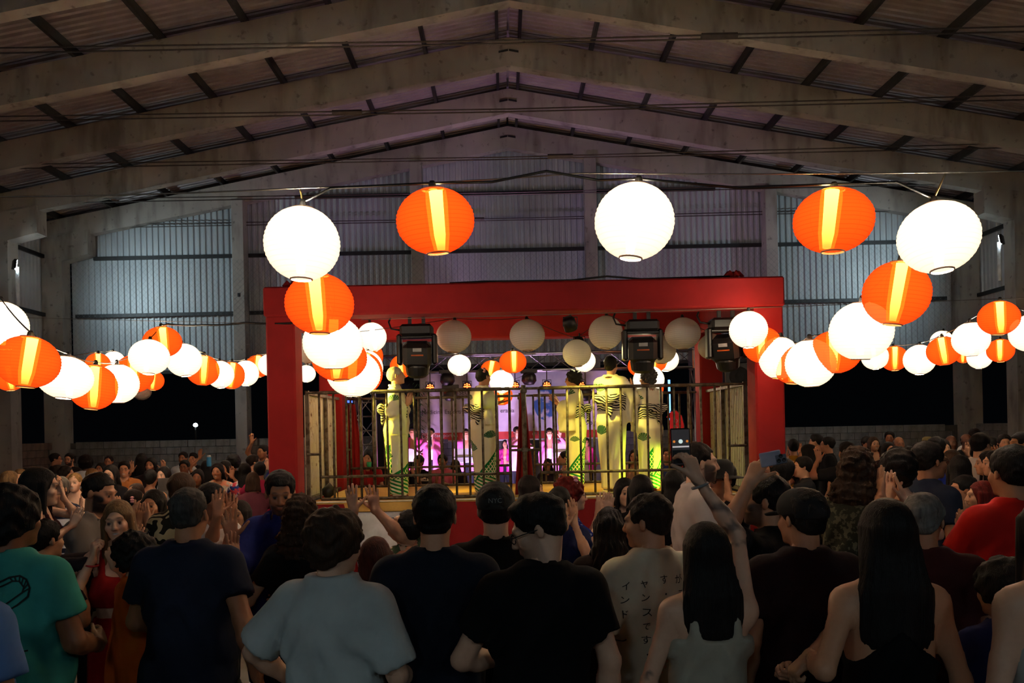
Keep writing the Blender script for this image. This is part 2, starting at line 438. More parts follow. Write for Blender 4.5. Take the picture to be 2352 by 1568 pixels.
panel('front railing panel of the cage, the one before the three dancers at right', .43, 2.73, CY0, ((.24, .43), (2.73, 2.94)))
panel('rear railing panel of the cage, left half', -2.30, .06, CY1, ((-2.42, -2.30), (.06, .23)))
panel('rear railing panel of the cage, right half', .43, 2.77, CY1, ((.24, .43), (2.77, 2.94)))
cpost('thick clamped post in the middle of the front railing', XM, CY0, .03)
cpost('post in the middle of the rear railing', XM, CY1)
for sd, x, lr in ((-1, XL, 'left'), (1, XRt, 'right')):
    t = thing('side_gate', f'{lr} side gate of the cage clad in whitish rusty corrugated sheet', 'gate', (x, (CY0+CY1)/2, ZS))
    hy = (CY1-CY0)/2-.05
    for yy in (-hy, 0, hy): MB().box(-.022, .022, yy-.022, yy+.022, .0, ZT-ZS+.03).obj('frame_post', M_RAIL, t)
    for z in (ZT-ZS, .02): MB().box(-.02, .02, -hy, hy, z-.018, z+.018).obj('frame_rail', M_RAIL, t)
    v, f = ribsheet(-hy+.03, hy-.03, .04, lambda u: ZT-ZS-.02, lambda u, d, z: (sd*(.035+d), u, z), .075, .022)
    v2 = [(a-sd*.004, b, c) for a, b, c in v]; n = len(v)
    f = f+[tuple(i+n for i in q[::-1]) for q in f]
    link('corrugated_sheet', me_from('corrugated_sheet', v+v2, f, mats=(M_WSHEET,)), t)
# red cloths hung on the rear posts
def redcloth(label, x, y, w0, w1, z0, z1):
    t, v, f = MB(), [], []
    n, m = 14, 10
    for j in range(m+1):
        k = j/m; wd = w0+(w1-w0)*k; z = z1+(z0-z1)*k
        for i in range(n+1):
            u = i/n-.5; v.append((x+u*wd, y+.03*math.sin(u*22+2*k)*(.4+k), z))
    for j in range(m):
        for i in range(n): q = j*(n+1)+i; f.append((q, q+1, q+n+2, q+n+1))
    o = link('hanging_cloth', me_from('hanging_cloth', v, f, True, (M_RED,)))
    s = o.modifiers.new('thickness', 'SOLIDIFY'); s.thickness = .006
    return tag(o, label, 'cloth')
redcloth('red cloth tied to the rear corner post behind the left side gate', -2.30, CY1+.15, .10, .42, ZS, 2.42)
redcloth('red cloth tied around the middle post between the two railing halves', XM+.0, CY0+.35, .06, .24, ZS, 2.46)

# moving head lights
def moving_head(label, px, py, d, tilt, yaw):
    p = at(px, py, d); zt = 3.33
    t = thing('moving_head_light', label, 'stage light', (p.x, p.y, zt), 0, 'moving head lights under the red beam')
    for s in (-.08, .08): MB().box(s-.02, s+.02, -.02, .02, -.10, .0).obj('clamp', M_BLACK, t)
    MB().box(-.19, .19, -.12, .12, -.23, -.09, .03).obj('base', M_BLACK, t)
    for s in (-1, 1): MB().box(s*.205-.03, s*.205+.03, -.07, .07, -.56, -.20, .02).obj('yoke_arm', M_BLACK, t)
    MB().box(-.19, .19, -.07, .07, -.255, -.225, .008).obj('yoke_bridge', M_BLACK, t)
    h = empty('lamp_head', (0, 0, -.45)); h.parent = t; h.rotation_euler = (tilt, 0, yaw)
    MB().box(-.165, .165, -.15, .15, -.13, .16, .05).lathe([(0, -.25), (.10, -.25), (.13, -.22), (.145, -.12), (.14, -.1)], 20).obj('head_shell', M_BLACK, h)
    MB().lathe([(0, -.262), (.085, -.256), (.1, -.248)], 20).obj('lens', plain('lens_glass', '#223018', .08), h, smooth=True)
    MB().box(-.07, .07, -.155, -.148, .02, .035).obj('trim_strip', plain('orange_trim', '#b4541c', .4), h)
    MB().box(-.05, .05, -.156, -.149, .07, .11).obj('logo_plate', plain('silver_plate', '#9b9b9d', .4), h)
    MB().tube([(-.19, 0, -.15), (-.3, 0, -.13), (-.33, .02, -.05), (-.3, .03, .02)], .012, 6).obj('cable_tail', M_BLACK, t, smooth=True)
moving_head('black moving head light left of the beam above the elderly dancer', 957, 745, 9.32, .25, .1)
moving_head('black moving head light in the middle above the tall dancer', 1474, 738, 9.32, .2, -.1)
moving_head('black moving head light beside the right-hand red post', 1667, 735, 9.32, .35, -.5)
# yellow stage floods: small par cans on the deck
def par_can(label, loc, aim, col, e, lens, r=.075, spot=1.6, hang=False, group=None, ls=8.0):
    t = thing('par_can', label, 'stage light', loc, 0, group)
    h = empty('can', (0, 0, 0)); h.parent = t; h.rotation_euler = (Vector(aim)-Vector(loc)).to_track_quat('-Z', 'Y').to_euler()
    MB().lathe([(0, .12), (r*.7, .12), (r, .08), (r*1.05, -.04), (r*.95, -.04), (r*.95, -.02)], 16).obj('shell', M_BLACK, h, smooth=True)
    v = MB()
    for k in range(13):
        rr, a = (0, 0) if k == 0 else ((r*.38, k*2*PI/4) if k < 5 else (r*.74, k*2*PI/8))
        v.lathe([(0, -.028), (r*.17, -.026), (r*.17, -.02)], 6, (rr*math.cos(a), rr*math.sin(a), 0))
    v.obj('led_cluster', emit('led_'+lens, lens, ls), h)
    z = 1 if hang else -1
    MB().tube([(-r*1.1, 0, 0), (-r*1.1, 0, z*.11), (r*1.1, 0, z*.11), (r*1.1, 0, 0)], .008, 5).obj('bracket', M_BLACK, t)
    if hang: MB().tube([(0, 0, .11), (0, 0, hang if hang is not True else .16)], .012, 6).obj('hanger', M_BLACK, t)
    dd = (Vector(aim)-Vector(loc)).normalized()
    if e: lamp('SPOT', 'par_beam', Vector(loc)+dd*.06, e, col, aim=aim, spot_size=spot, spot_blend=.7, shadow_soft_size=.05)
par_can('small yellow floor light at the left front of the deck', (-2.2, 10.0, ZS+.12), (-1.2, 10.25, 2.1), (1, .80, .08), L_YELLOW*.8, '#ffe060', spot=1.3)
par_can('small lime floor light at the right front of the deck by the cage post', (2.62, 9.95, ZS+.12), (1.75, 10.2, 1.45), (.72, 1, .04), L_YELLOW*.9, '#d8ff40', spot=1.0)
par_can('yellow spot clamped to the top of the left cage corner', (-2.24, 9.82, 2.85), (.6, 10.7, 1.4), (1, .80, .10), L_YELLOW*4.0, '#ffe060', hang=True, spot=1.15)
par_can('added yellow spot under the front beam above the slim dancer', (.80, 9.45, 3.2), (1.35, 10.5, 1.4), (1, .80, .12), L_YELLOW*1.7, '#ffe060', hang=True, spot=1.1)  # lamp added to turn the dancers at right yellower
par_can('weak cream spot clamped under the rear beam', (1.1, 11.5, 3.2), (1.3, 10.2, 1.5), (1, .9, .45), L_YELLOW*.7, '#ffe9a0', hang=True, spot=2.0)

# ================================================================== LANTERNS
def shade_mesh(name, mat, seed):
    rnd = random.Random(seed); R, prof, N = .5, [], 21
    for k in range(N):
        for s in (0, .5):
            a = -PI/2+.30+(PI-.60)*(k+s)/N
            r = R*math.cos(a)*(1.0 if s else .982); prof.append((r+rnd.uniform(-.002, .002), R*math.sin(a)*.98))
    prof.append((R*math.cos(PI/2-.30)*.98, R*.98*math.sin(PI/2-.30)))
    mb = MB().lathe(prof, 30); me = mb.mesh(name, mat, True); return me
def lantern_mat(name, col, edge, s, alpha, glow, lit=True):
    t = T(name)
    x, y, z = t.xyz()
    rib = (t.ramp(((z*(21/(PI-.6)*2.02)).fr()-.5).abs(), .36, .5))        # wire rings
    seam = t.ramp((((y.at2(x))*(10/(2*PI))).fr()-.5).abs(), .485, .5)
    ln = (rib*(.20 if name == 'paper_white_lit' else .32)).mx(seam*(.12 if name == 'paper_white_lit' else .25))
    lw = t.t.nodes.new('ShaderNodeLayerWeight'); lw.inputs[0].default_value = .35
    base = t.mix(E(t.t, lw.outputs['Facing']), lin(col), lin(edge))
    c = t.mix(ln, base, tuple(v*.35 for v in lin(edge)))
    if lit:
        em = t.t.nodes.new('ShaderNodeEmission'); t.t.links.new(c, em.inputs[0])
        hot = t.ramp(z, -.45, .42)*.35+.75
        t.t.links.new((hot*s).k, em.inputs[1])
    df = t.t.nodes.new('ShaderNodeBsdfDiffuse'); t.t.links.new(c, df.inputs[0])
    tl = t.t.nodes.new('ShaderNodeBsdfTranslucent'); t.t.links.new(c, tl.inputs[0])
    mx = t.t.nodes.new('ShaderNodeMixShader'); mx.inputs[0].default_value = .3
    t.t.links.new(df.outputs[0], mx.inputs[1]); t.t.links.new(tl.outputs[0], mx.inputs[2])
    last = mx.outputs[0]
    if lit:
        last = em.outputs[0]
        tr = t.t.nodes.new('ShaderNodeBsdfTransparent'); tr.inputs[0].default_value = (*lin(glow), 1)
        m2 = t.t.nodes.new('ShaderNodeMixShader'); m2.inputs[0].default_value = alpha
        t.t.links.new(last, m2.inputs[1]); t.t.links.new(tr.outputs[0], m2.inputs[2]); last = m2.outputs[0]
    t.t.links.new(last, t.out.inputs[0]); return t.mat
SH = {'W': shade_mesh('shade_white', lantern_mat('paper_white_lit', '#fff2e0', '#ffdcb0', L_WHITE, .10, '#fff4dc'), 1),
      'O': shade_mesh('shade_orange', lantern_mat('paper_orange_lit', '#ff5a12', '#fb3a0e', L_ORANGE, .16, '#ffb46a'), 2),
      'D': shade_mesh('shade_unlit', lantern_mat('paper_white_unlit', '#fbf8f4', '#f2eee8', 0, 0, '#ffffff', False), 3)}
TUBEW = MB().tube([(0, 0, -.40), (0, 0, -.2), (0, 0, .3), (0, 0, .43)], [.05, .075, .085, .08], 8).mesh('light_tube', emit('led_tube_white', '#fff0d8', L_TUBE), True)
HALO = MB().tube([(0, 0, -.44), (0, 0, -.2), (0, 0, .3), (0, 0, .46)], [.09, .125, .14, .13], 12, False).mesh('glow_halo', None, True)  # added glowing tube: the soft edge of the light streak, given a shape
t = T('halo_glow'); _e = t.t.nodes.new('ShaderNodeEmission'); _e.inputs[0].default_value = (1, .42, .06, 1); _e.inputs[1].default_value = 7.0; _r = t.t.nodes.new('ShaderNodeBsdfTransparent'); _m = t.t.nodes.new('ShaderNodeMixShader'); _m.inputs[0].default_value = .5
t.t.links.new(_e.outputs[0], _m.inputs[1]); t.t.links.new(_r.outputs[0], _m.inputs[2]); t.t.links.new(_m.outputs[0], t.out.inputs[0]); HALO.materials.append(t.mat)
_t = T('led_tube_warm'); _z = _t.xyz()[2]; _t.set(Base_Color=lin('#ffdf8a'), Emission_Color=(*lin('#ffe096'), 1.0), Emission_Strength=_t.ramp(_z, -.40, .42)*120.0+16.0)
TUBE = MB().tube([(0, 0, -.42), (0, 0, -.2), (0, 0, .3), (0, 0, .45)], [.05, .075, .085, .09], 10).mesh('light_tube', _t.mat, True)
RING = MB().lathe([(.135, .455), (.15, .465), (.15, .48), (.135, .485), (.135, .455)], 20).mesh('top_ring', plain('wire', '#b89a80', .6, .0))  # lantern glow put into the ring colour
RINGB = MB().lathe([(.135, -.485), (.15, -.48), (.15, -.465), (.135, -.455), (.135, -.485)], 20).mesh('bottom_ring', plain('wire', '#b89a80', .6, .0))
CAP = MB().lathe([(0, .60), (.03, .595), (.045, .56), (.06, .47), (.0, .465)], 10).mesh('socket_cap', M_BLACK)
LD0 = .45
LPOS = []
def lantern(px, py, wpx, kind, label, hpx=None, dd=None, group='paper lanterns on the strings', tilt=None):
    d = dd or LD0*F_PX/wpx; p = at(px, py, d); LD = wpx*d/F_PX
    t = thing('paper_lantern', label, 'lantern', p, random.uniform(0, 6), group)
    asp = max(.80, (hpx/wpx if hpx else 1.0)); t.scale = (LD, LD, LD*asp)
    tx, ty = (random.uniform(-.12, .12), random.uniform(-.12, .12)) if tilt is None else tilt
    t.rotation_euler = (tx, ty, random.uniform(0, 6))
    link('shade', SH[kind], t); link('top_ring', RING, t); link('bottom_ring', RINGB, t)
    if kind != 'D':
        lo, ro = (random.uniform(-.05, .05), random.uniform(-.05, .05), 0), (random.uniform(-.12, .12), random.uniform(-.12, .12), 0)
        link('light_tube', TUBE if kind == 'O' else TUBEW, t, lo, ro)
        if kind == 'O': link('glow_halo', HALO, t, lo, ro)
    link('socket_cap', CAP, t)
    q = Vector((0, 0, .56*LD*asp)); q.rotate(t.rotation_euler); LPOS.append(p+q); return p+q
LN = [
(694,560,173,'W','lit white paper lantern at the left end of the big front row',172),
(1000,508,181,'O','lit orange lantern, left one of the two in the big front row',153),
(1457,509,183,'W','lit white paper lantern in the middle of the big front row',178),
(1914,507,178,'O','lit orange lantern, right one of the two in the big front row',150),
(2155,545,175,'W','lit white paper lantern at the right end of the big front row',166),
(2059,674,148,'O','large lit orange lantern just below the rightmost big white lantern',150),
(1978,760,141,'W','large lit white lantern below the large orange one at right',136),
(1918,808,116,'O','lit orange lantern tucked behind the large white one at right',100),
(1862,834,114,'W','lit white lantern at the lowest point of the right-hand chain',112),
(1822,838,92,'O','lit orange lantern squeezed between two white ones by the right red post',90,8.6),
(1790,822,92,'W','lit white lantern overlapping the right red post, third from the frame',98,8.7),
(1751,792,88,'O','lit orange lantern before the right red post, second from the frame',84,8.8),
(1719,757,87,'W','lit white lantern hung nearest the right corner of the red frame',86,8.6),
(2294,730,88,'O','lit orange lantern highest in the group at the far right edge',80),
(2366,765,88,'W','lit white lantern cut by the right edge of the photo',86),
(2230,779,81,'W','lit white lantern below left of the highest orange one at far right',80),
(2167,806,73,'O','lit orange lantern in the middle of the far right chain',68),
(2163,784,50,'W','small lit white lantern peeping out above the mid orange one at far right',50,15.0),
(2112,826,70,'W','lit white lantern left of the mid orange one in the far right chain',70),
(2054,823,60,'O','lit orange lantern at the left end of the far right chain',58),
(2010,820,60,'W','lit white lantern half hidden behind the large white one at right',58),
(2298,805,58,'O','small lit orange lantern low at the far right edge',54),
(2250,820,54,'W','small lit white lantern low at far right between orange ones',54),
(2213,818,34,'O','tiny lit orange lantern farthest away in the far right chain',32,18.0),
(734,698,158,'O','large lit orange lantern before the left corner of the red frame',142),
(765,787,138,'W','large lit white lantern below the orange one at the left red post',124),
(780,824,126,'O','lit orange lantern partly hidden under the large white one at left post',104,7.2),
(812,858,124,'W','large lit white lantern lowest in the chain by the left red post',108,8.0),
(836,856,86,'O','lit orange lantern showing as a red crescent behind the lowest white one',96,10.2),
(842,845,76,'W','lit white lantern showing as a thin crescent inside the left stage corner',82,10.6),
(845,818,70,'O','lit orange lantern under the topmost white one inside the left stage corner',72,10.9),
(854,774,68,'W','lit white lantern hung at the front beam inside the left stage corner',68,10.7),
(8,748,106,'W','lit white lantern cut by the left edge of the photo',112),
(64,831,137,'O','large lit orange lantern near the left edge of the photo',122),
(150,867,120,'W','large lit white lantern right of the big orange one at far left',100),
(214,889,106,'O','lit orange lantern lowest in the far left chain',106),
(270,881,94,'W','lit white lantern right of the lowest orange one at far left',92),
(309,858,86,'O','lit orange lantern below the white one that hangs by the black cable end',88),
(343,820,90,'W','lit white lantern under the topmost orange one of the left chain',82),
(373,785,86,'O','lit orange lantern topmost of the left chain under the black cable',72),
(423,827,79,'W','lit white lantern right of the topmost orange one in the left chain',77),
(466,850,75,'O','lit orange lantern, first of three before the second wall column',72),
(506,860,62,'W','lit white lantern between two orange ones before the second wall column',64),
(532,862,60,'O','lit orange lantern, second of three before the second wall column',64),
(565,857,58,'W','lit white lantern on the second wall column, left of the last orange',60),
(592,841,56,'O','lit orange lantern, last before the left red post',52),
(618,838,50,'W','lit white lantern half hidden by the left red post',50,13),
(225,836,54,'O','small lit orange lantern behind the far left chain, top showing',52),
(262,830,48,'W','small lit white lantern behind the far left chain, top showing',48),
(353,874,46,'O','small lit orange lantern peeping out behind the left chain',46),
(325,898,44,'D','small unlit pale lantern lowest behind the left chain',42),
(22,868,66,'O','small lit orange lantern behind the big orange one at left edge',60),
(704,858,42,'W','small lit white lantern in the gap right of the left red post',40,13.5),
(922,842,53,'O','lit orange lantern just behind the grey-haired dancer on stage',54,14.5),
(1055,838,54,'W','lit white lantern hung over the stage before the truss, left of centre',48,14.4),
(1130,850,52,'O','lit orange lantern behind the flower-haired dancer, lower of the two',46),
(1178,831,63,'O','lit orange lantern right of the flower-haired dancer, higher of the two',53,13.2),
(1152,876,57,'W','lit white lantern glowing right behind the flower-haired dancer',54),
(1153,908,50,'O','lit orange lantern seen through the railing below the white one',46),
(1342,829,52,'W','lit white lantern peeping out behind a pinkish unlit one over the stage',50),
(1467,840,50,'O','lit orange lantern below the middle moving head light',48),
(1502,830,62,'O','lit orange lantern under the pinkish unlit one at the stage right',46,13.2),
(1530,826,58,'W','lit white lantern peeping out right of the pinkish unlit one',54),
(1490,872,72,'W','lit white lantern behind the grey curly-haired dancer',66,12.6),
(1496,892,56,'O','lit orange lantern low behind the grey curly-haired dancer',50,14.0),
(1668,822,42,'O','small lit orange lantern under the right moving head light',40),
(1042,773,82,'D','unlit white lantern under the front beam, leftmost of the row of four',76),
(1211,770,82,'D','unlit white lantern under the front beam, second of the row of four',74),
(1391,764,79,'D','unlit white lantern under the front beam, third of the row of four',78),
(1568,766,82,'D','unlit white lantern under the front beam, rightmost of the row of four',74),
(1325,811,66,'D','unlit pinkish white lantern over the dancer who faces left',64,10.6),
(1520,803,66,'D','unlit pinkish white lantern beside the middle moving head light',66,10.6),
(1634,796,62,'D','unlit white lantern half hidden by the right moving head light',60,10.2),
(706,806,52,'D','unlit lantern half hidden behind the left red post',58,10.3),
]
LT = {}
for a in LN: LT[(a[0], a[1])] = lantern(*a)
M_WIRE = plain('steel_wire', '#8a8078', .35, .8)
def strand(name, label, pts, r=.006, mat=None, sag=.0, n=6):
    q = []
    for a, b in zip(pts[:-1], pts[1:]):
        for k in range(n): u = k/n; p = Vector(a).lerp(Vector(b), u); p.z -= sag*4*u*(1-u); q.append(p)
    q.append(Vector(pts[-1]))
    return tag(MB().tube(q, r, 5).obj(name, mat or M_BLACK, smooth=True), label, 'cable')
def chain(label, keys, ends=(), r=.006, sag=.02):
    strand('lantern_string', label, [LT[k] for k in keys] if not ends else ([ends[0]] if ends[0] else [])+[LT[k] for k in keys]+([ends[1]] if ends[1] else []), r, M_BLACK, sag)
wl_, wr_ = at(0, 452, 4.75), at(2352, 393, 4.75)
dv = (wr_-wl_)/(wr_.x-wl_.x)
strand('steel_wire', 'taut steel wire across the hall that carries the big front lanterns', [wl_+dv*(-12.1-wl_.x), wl_, at(690, 432, 4.75), at(1330, 398, 4.75), wr_, wl_+dv*(12.5-wl_.x)], .005, M_WIRE, .01)
strand('power_cable', 'black power cable linking the big front row of lanterns', [LT[(694, 560)], at(760, 432, 4.74), LT[(1000, 508)], at(1130, 418, 4.7), at(1255, 393, 4.7), at(1375, 414, 4.7), LT[(1457, 509)], at(1700, 432, 4.7), LT[(1914, 507)], at(2060, 418, 4.7), LT[(2155, 545)]], .008, M_BLACK, .0)
for k, (x, y) in {(694, 560): (688, 431), (2155, 545): (2171, 400)}.items():
    d = LT[k].y; strand('lantern_hanging_string', 'short brown cord holding the '+('left' if x < 1000 else 'right')+'most big white lantern', [LT[k], at(x, y, d)], .006, plain('twine', '#6a5a30', .8), .0, 3)
chain('black lantern string from the big front row down to the left frame corner', [(694, 560), (734, 698), (765, 787), (780, 824), (812, 858), (836, 856), (842, 845), (845, 818), (854, 774)])
chain('black lantern string from the big front row down to the right frame corner', [(2155, 545), (2059, 674), (1978, 760), (1918, 808), (1862, 834), (1822, 838), (1790, 822), (1751, 792), (1719, 757)])
chain('black lantern string at far left rising to the black cable', [(8, 748), (64, 831), (150, 867), (214, 889), (270, 881), (309, 858), (343, 820), (373, 785)])
chain('black lantern string from the topmost left lantern to the left red post', [(373, 785), (423, 827), (466, 850), (506, 860), (532, 862), (565, 857), (592, 841), (618, 838)])
chain('black lantern string at the far right edge', [(2366, 765), (2294, 730), (2230, 779), (2167, 806), (2112, 826), (2054, 823), (2010, 820)])
chain('thin lantern string farthest away at right', [(2298, 805), (2250, 820), (2213, 818), (2163, 784)])
chain('thin lantern string farthest away at left', [(22, 868), (225, 836), (262, 830), (353, 874), (325, 898)])
chain('lantern string crossing behind the stage', [(704, 858), (922, 842), (1055, 838), (1130, 850), (1178, 831), (1152, 876), (1153, 908), (1342, 829), (1467, 840), (1496, 892), (1490, 872), (1530, 826), (1502, 830), (1668, 822)], r=.004)
chain('wire under the front beam holding the unlit lanterns', [(706, 806), (1042, 773), (1211, 770), (1325, 811), (1391, 764), (1520, 803), (1568, 766), (1634, 796)], r=.004)
strand('power_cable', 'black cable from the left red post to the topmost left lantern', [at(690, 741, 9.0), at(560, 741, 9.1), at(470, 746, 9.2), at(385, 744, 9.4), LT[(373, 785)]], .012, M_BLACK, .01)
strand('steel_wire', 'steel wire along the red front beam reaching to the right side', [at(830, 734, 9.0), at(1300, 722, 9.0), at(1700, 708, 9.0), at(2352, 684, 9.0), at(3400, 660, 9.0)], .004, M_WIRE, .0)
strand('steel_wire', 'steel wire to the far left over the left lantern chain', [at(690, 745, 9.05), at(0, 728, 9.2), at(-1200, 735, 9.4)], .003, M_WIRE, .0)
# ================================================================== BAND AREA BEHIND THE STAGE
M_ALU = plain('aluminium', '#8f9095', .35, .8)
ZP = .4
tag(MB().box(-3.4, 5.2, 16.6, 20.6, 0, ZP, .01).obj('band_riser', M_BLACKM), 'low black riser the band stands on', 'riser')
def truss(label, a, b, s=.36, seg=.42):
    a, b = Vector(a), Vector(b); d = (b-a); L = d.length; d.normalize()
    u = Vector((0, 1, 0)) if abs(d.y) < .5 else Vector((1, 0, 0)); v = d.cross(u).normalized()
    t = thing('truss', label, 'truss', a); h = s/2; n = max(2, int(L/seg))
    for p in (1, -1):
        for q in (1, -1): MB().tube([u*h*p+v*h*q, u*h*p+v*h*q+d*L], .025, 6).obj('chord', M_ALU, t, smooth=True)
    for face in range(4):
        m = MB()
        c1, c2 = [((1, 1), (1, -1)), ((1, -1), (-1, -1)), ((-1, -1), (-1, 1)), ((-1, 1), (1, 1))][face]
        pts = [(u*h*(c1 if i % 2 == 0 else c2)[0]+v*h*(c1 if i % 2 == 0 else c2)[1])+d*(L*i/n) for i in range(n+1)]
        m.tube(pts, .012, 5).obj('lacing', M_ALU, t)
    return t
TZ = at(1200, 832, 17.2).z
truss('aluminium box truss spanning above the band', (-3.0, 17.2, TZ), (4.55, 17.2, TZ-.0))
for x, s in ((-3.0, 'left'), (4.25, 'right')):
    truss(f'upright aluminium truss tower at the {s} of the band', (x, 17.2, 0), (x, 17.2, TZ-.2))
    m = thing('truss_corner_block', f'aluminium corner block on top of the {s} band tower', 'truss block', (x, 17.2, TZ))
    MB().box(-.22, .22, -.22, .22, -.24, .24, .03).obj('block_plate', M_ALU, m); MB().box(-.12, .12, -.235, -.221, -.1, .1, .01).obj('cover_plate', M_ALU, m)
# banner
bn = thing('banner', 'pale lilac printed banner with red bottom strip behind the band', 'banner', (.3, 20.1, 2.4))
bp = at(968, 1012, 20.1); bq = at(1400, 850, 20.1)
bx0, bx1, bz0, bz1 = bp.x-.3, bq.x-.3+.1, bp.z-2.4, bq.z-2.4
t = T('banner_print'); x, y, z = t.xyz(); n = t.noise(2.0, 4)
cc = t.mix(t.ramp(n, .35, .65), lin('#e8e2ea'), lin('#cfc6dc'))
cx_, cz_ = x-(.72), z-.25
fig = ((cx_*cx_*2.2+cz_*cz_*.9).sq()).lt(.42)
cc = t.mix(fig*t.ramp(t.noise(3.3, 3), .42, .5), cc, lin('#3f6fb4'))
t.set(Base_Color=t.mix(z.lt(bz0+.19), cc, lin('#c9382e')), Roughness=.6)
MB().box(bx0, bx1, -.01, .01, bz0, bz1).obj('banner_sheet', t.mat, bn)
[MB().tube([(x_, .03, -2.4), (x_, .03, bz1)], .025, 8).obj('stand_pole', M_ALU, bn) for x_ in (bx0, bx1)]; MB().tube([(bx0-.03, 0, bz0-.02), (bx1+.03, 0, bz0-.02)], .018, 8).obj('hem_bar', plain('lit_edge_white2', '#d9d9dc', .5), bn)
def btext(s, px, py, size, col, align='CENTER'):
    p = at(px, py, 20.07); me = text_mesh(s, size, 'lettering', 0, align); me.materials.append(plain('print_'+col, col, .7))
    link('lettering', me, bn, (p.x-.3, -.03, p.z-2.4), (PI/2, 0, 0))
btext('Medicina Esportiva', 1020, 946, .15, '#4a4a52'); btext('eracia', 1165, 943, .15, '#4a4a52')
btext('vidaesportiva', 1020, 1000, .13, '#f4e4e0'); btext('vera', 1066, 998, .13, '#f4e4e0', 'LEFT'); btext('69', 1228, 996, .13, '#f4e4e0')
btext('O SEU', 1058, 902, .15, '#5a5560'); btext('POSSO', 1040, 914, .13, '#5a5560'); btext('portiva', 1368, 970, .2, '#4b4b66')
ig = at(976, 1002, 20.07)
m = MB()
for a in range(4):
    q = [(-.06, -.06), (.06, -.06), (.06, .06), (-.06, .06)]; p0, p1 = q[a], q[(a+1) % 4]; m.tube([(p0[0], 0, p0[1]), (p1[0], 0, p1[1])], .008, 4)
m.tube([(.03*math.cos(k*PI/6), 0, .03*math.sin(k*PI/6)) for k in range(13)], .006, 4)
m.obj('camera_icon', plain('print_w', '#f4e4e0', .7), bn, loc=(ig.x-.3, -.02, ig.z-2.4))
# par cans on the truss
for i, (px, py) in enumerate(((913, 889), (988, 889), (1073, 887), (1183, 885), (1256, 884), (1334, 883))):
    p = at(px, py, 17.03)
    par_can(f'glowing red-orange LED par can under the truss, {["first", "second", "third", "fourth", "fifth", "sixth"][i]} from the left', p, (p.x*.9, 13.5, 1.9), (1, .2, .06), 0, '#ff5020', .085, hang=TZ-.13-p.z, group='par cans under the band truss', ls=14.0)
for i, (fx, c, e) in enumerate(((-1.9, (.92, .50, 1.0), 1.0), (.9, (1.0, .55, .98), 1.1), (-.5, (.66, .50, 1.0), 1.0))):  # lamps added on the riser to brighten musicians and banner
    t_ = ((-1.5, 17.9, 1.9), (.9, 17.9, 1.9), (.2, 20.1, 2.7))[i]
    par_can(['added violet footlight before the singer', 'added pink footlight before the clapping musician', 'added lilac footlight aimed at the banner'][i], (fx, 16.75, ZP+.13), t_, c, L_BAND*e, '#f0c0ff', .1, spot=1.7, group='added footlights on the band riser', ls=2.0)
for px, py in ((1028, 870), (1035, 905), (1215, 868), (1345, 905)):
    p = at(px, py, 17.0)
    t_ = thing('spot_fixture', f'dark round spot fixture hanging {"left" if px < 1030 else "near the middle" if px < 1100 else "right" if px < 1300 else "far right"} under the truss', 'stage light', p)
    MB().lathe([(0, .12), (.10, .12), (.15, .05), (.16, -.06), (.1, -.14), (0, -.15)], 14).obj('shell', M_BLACK, t_, smooth=True)
    MB().box(-.18, .18, -.03, .03, .10, .2, .01).obj('yoke', M_BLACK, t_); MB().tube([(0, 0, .2), (0, 0, max(.22, TZ-.16-p.z))], .015, 6).obj('hanger', M_BLACK, t_)
# blue LED tube, red sail flag, ladder, plastic chair, bamboo
p0, p1 = at(1539, 985, 15.5), at(1539, 872, 15.5)
lt = thing('led_tube', 'thin upright light blue LED tube behind the right dancers', 'tube light', (p0.x, p0.y, 0))
MB().tube([(0, 0, p0.z), (0, 0, p1.z)], .022, 8).obj('glow_tube', emit('led_blue', '#6fb6ff', 3.0), lt); MB().tube([(0, 0, 0), (0, 0, p0.z)], .02, 8).lathe([(0, .0), (.2, 0), (.2, .03), (0, .03)], 16).obj('stand', M_BLACK, lt)
p = at(1552, 1000, 15.0)
fl = thing('feather_flag', 'red feather flag with white script at right behind the cage', 'flag', (p.x, p.y, 0))
zt = at(1552, 943, 15).z
pr = [(-.13, p.z-.6), (.16, p.z-.6), (.16, zt-.28), (.12, zt-.10), (.02, zt), (-.09, zt-.02), (-.17, zt-.12), (-.10, zt-.14), (-.13, zt-.3)]
MB().prism(pr, -.006, .006).obj('flag_sheet', plain('flag_red', '#d01626', .7), fl); MB().tube([(.165, 0, 0), (.165, 0, zt-.28), (.12, 0, zt-.09), (.02, 0, zt+.01), (-.1, 0, zt-.01)], .01, 6).obj('pole', M_BLACK, fl); MB().box(-.2, .4, -.2, .2, 0, .03).obj('base', M_BLACK, fl)
m = MB(); q = [(.01+.03*math.sin(k*1.1), -.01, zt-.16-k*.022) for k in range(20)]; m.tube(q, .006, 4).obj('script_lettering', plain('print_white', '#f0e0e0', .6), fl)
ld = thing('ladder', 'grey aluminium ladder standing behind the left side gate', 'ladder', (at(846, 960, 14.5).x, 14.5, 0))
zl = at(846, 912, 14.5).z
for s in (-.13, .13): MB().box(s-.02, s+.02, -.03, .03, 0, zl).obj('stile', M_ALU, ld)
for k in range(int(zl/.26)): MB().tube([(-.13, 0, .2+k*.26), (.13, 0, .2+k*.26)], .014, 6).obj('rung', M_ALU, ld)
tp = at(805, 960, 13.5)
t_ = thing('lighting_pole', 'slim grey pole with small blue lamps behind the left side gate', 'pole', (tp.x, tp.y, 0))
MB().tube([(0, 0, 0), (0, 0, at(805, 905, 13.5).z)], .03, 8).obj('tube', M_ALU, t_); MB().box(-.08, .08, -.05, .05, 2.48, 2.58, .01).obj('lamp_box', M_BLACK, t_); MB().box(-.05, .05, -.056, -.05, 2.5, 2.56).obj('blue_led', emit('led_b2', '#3050ff', 4.0), t_)
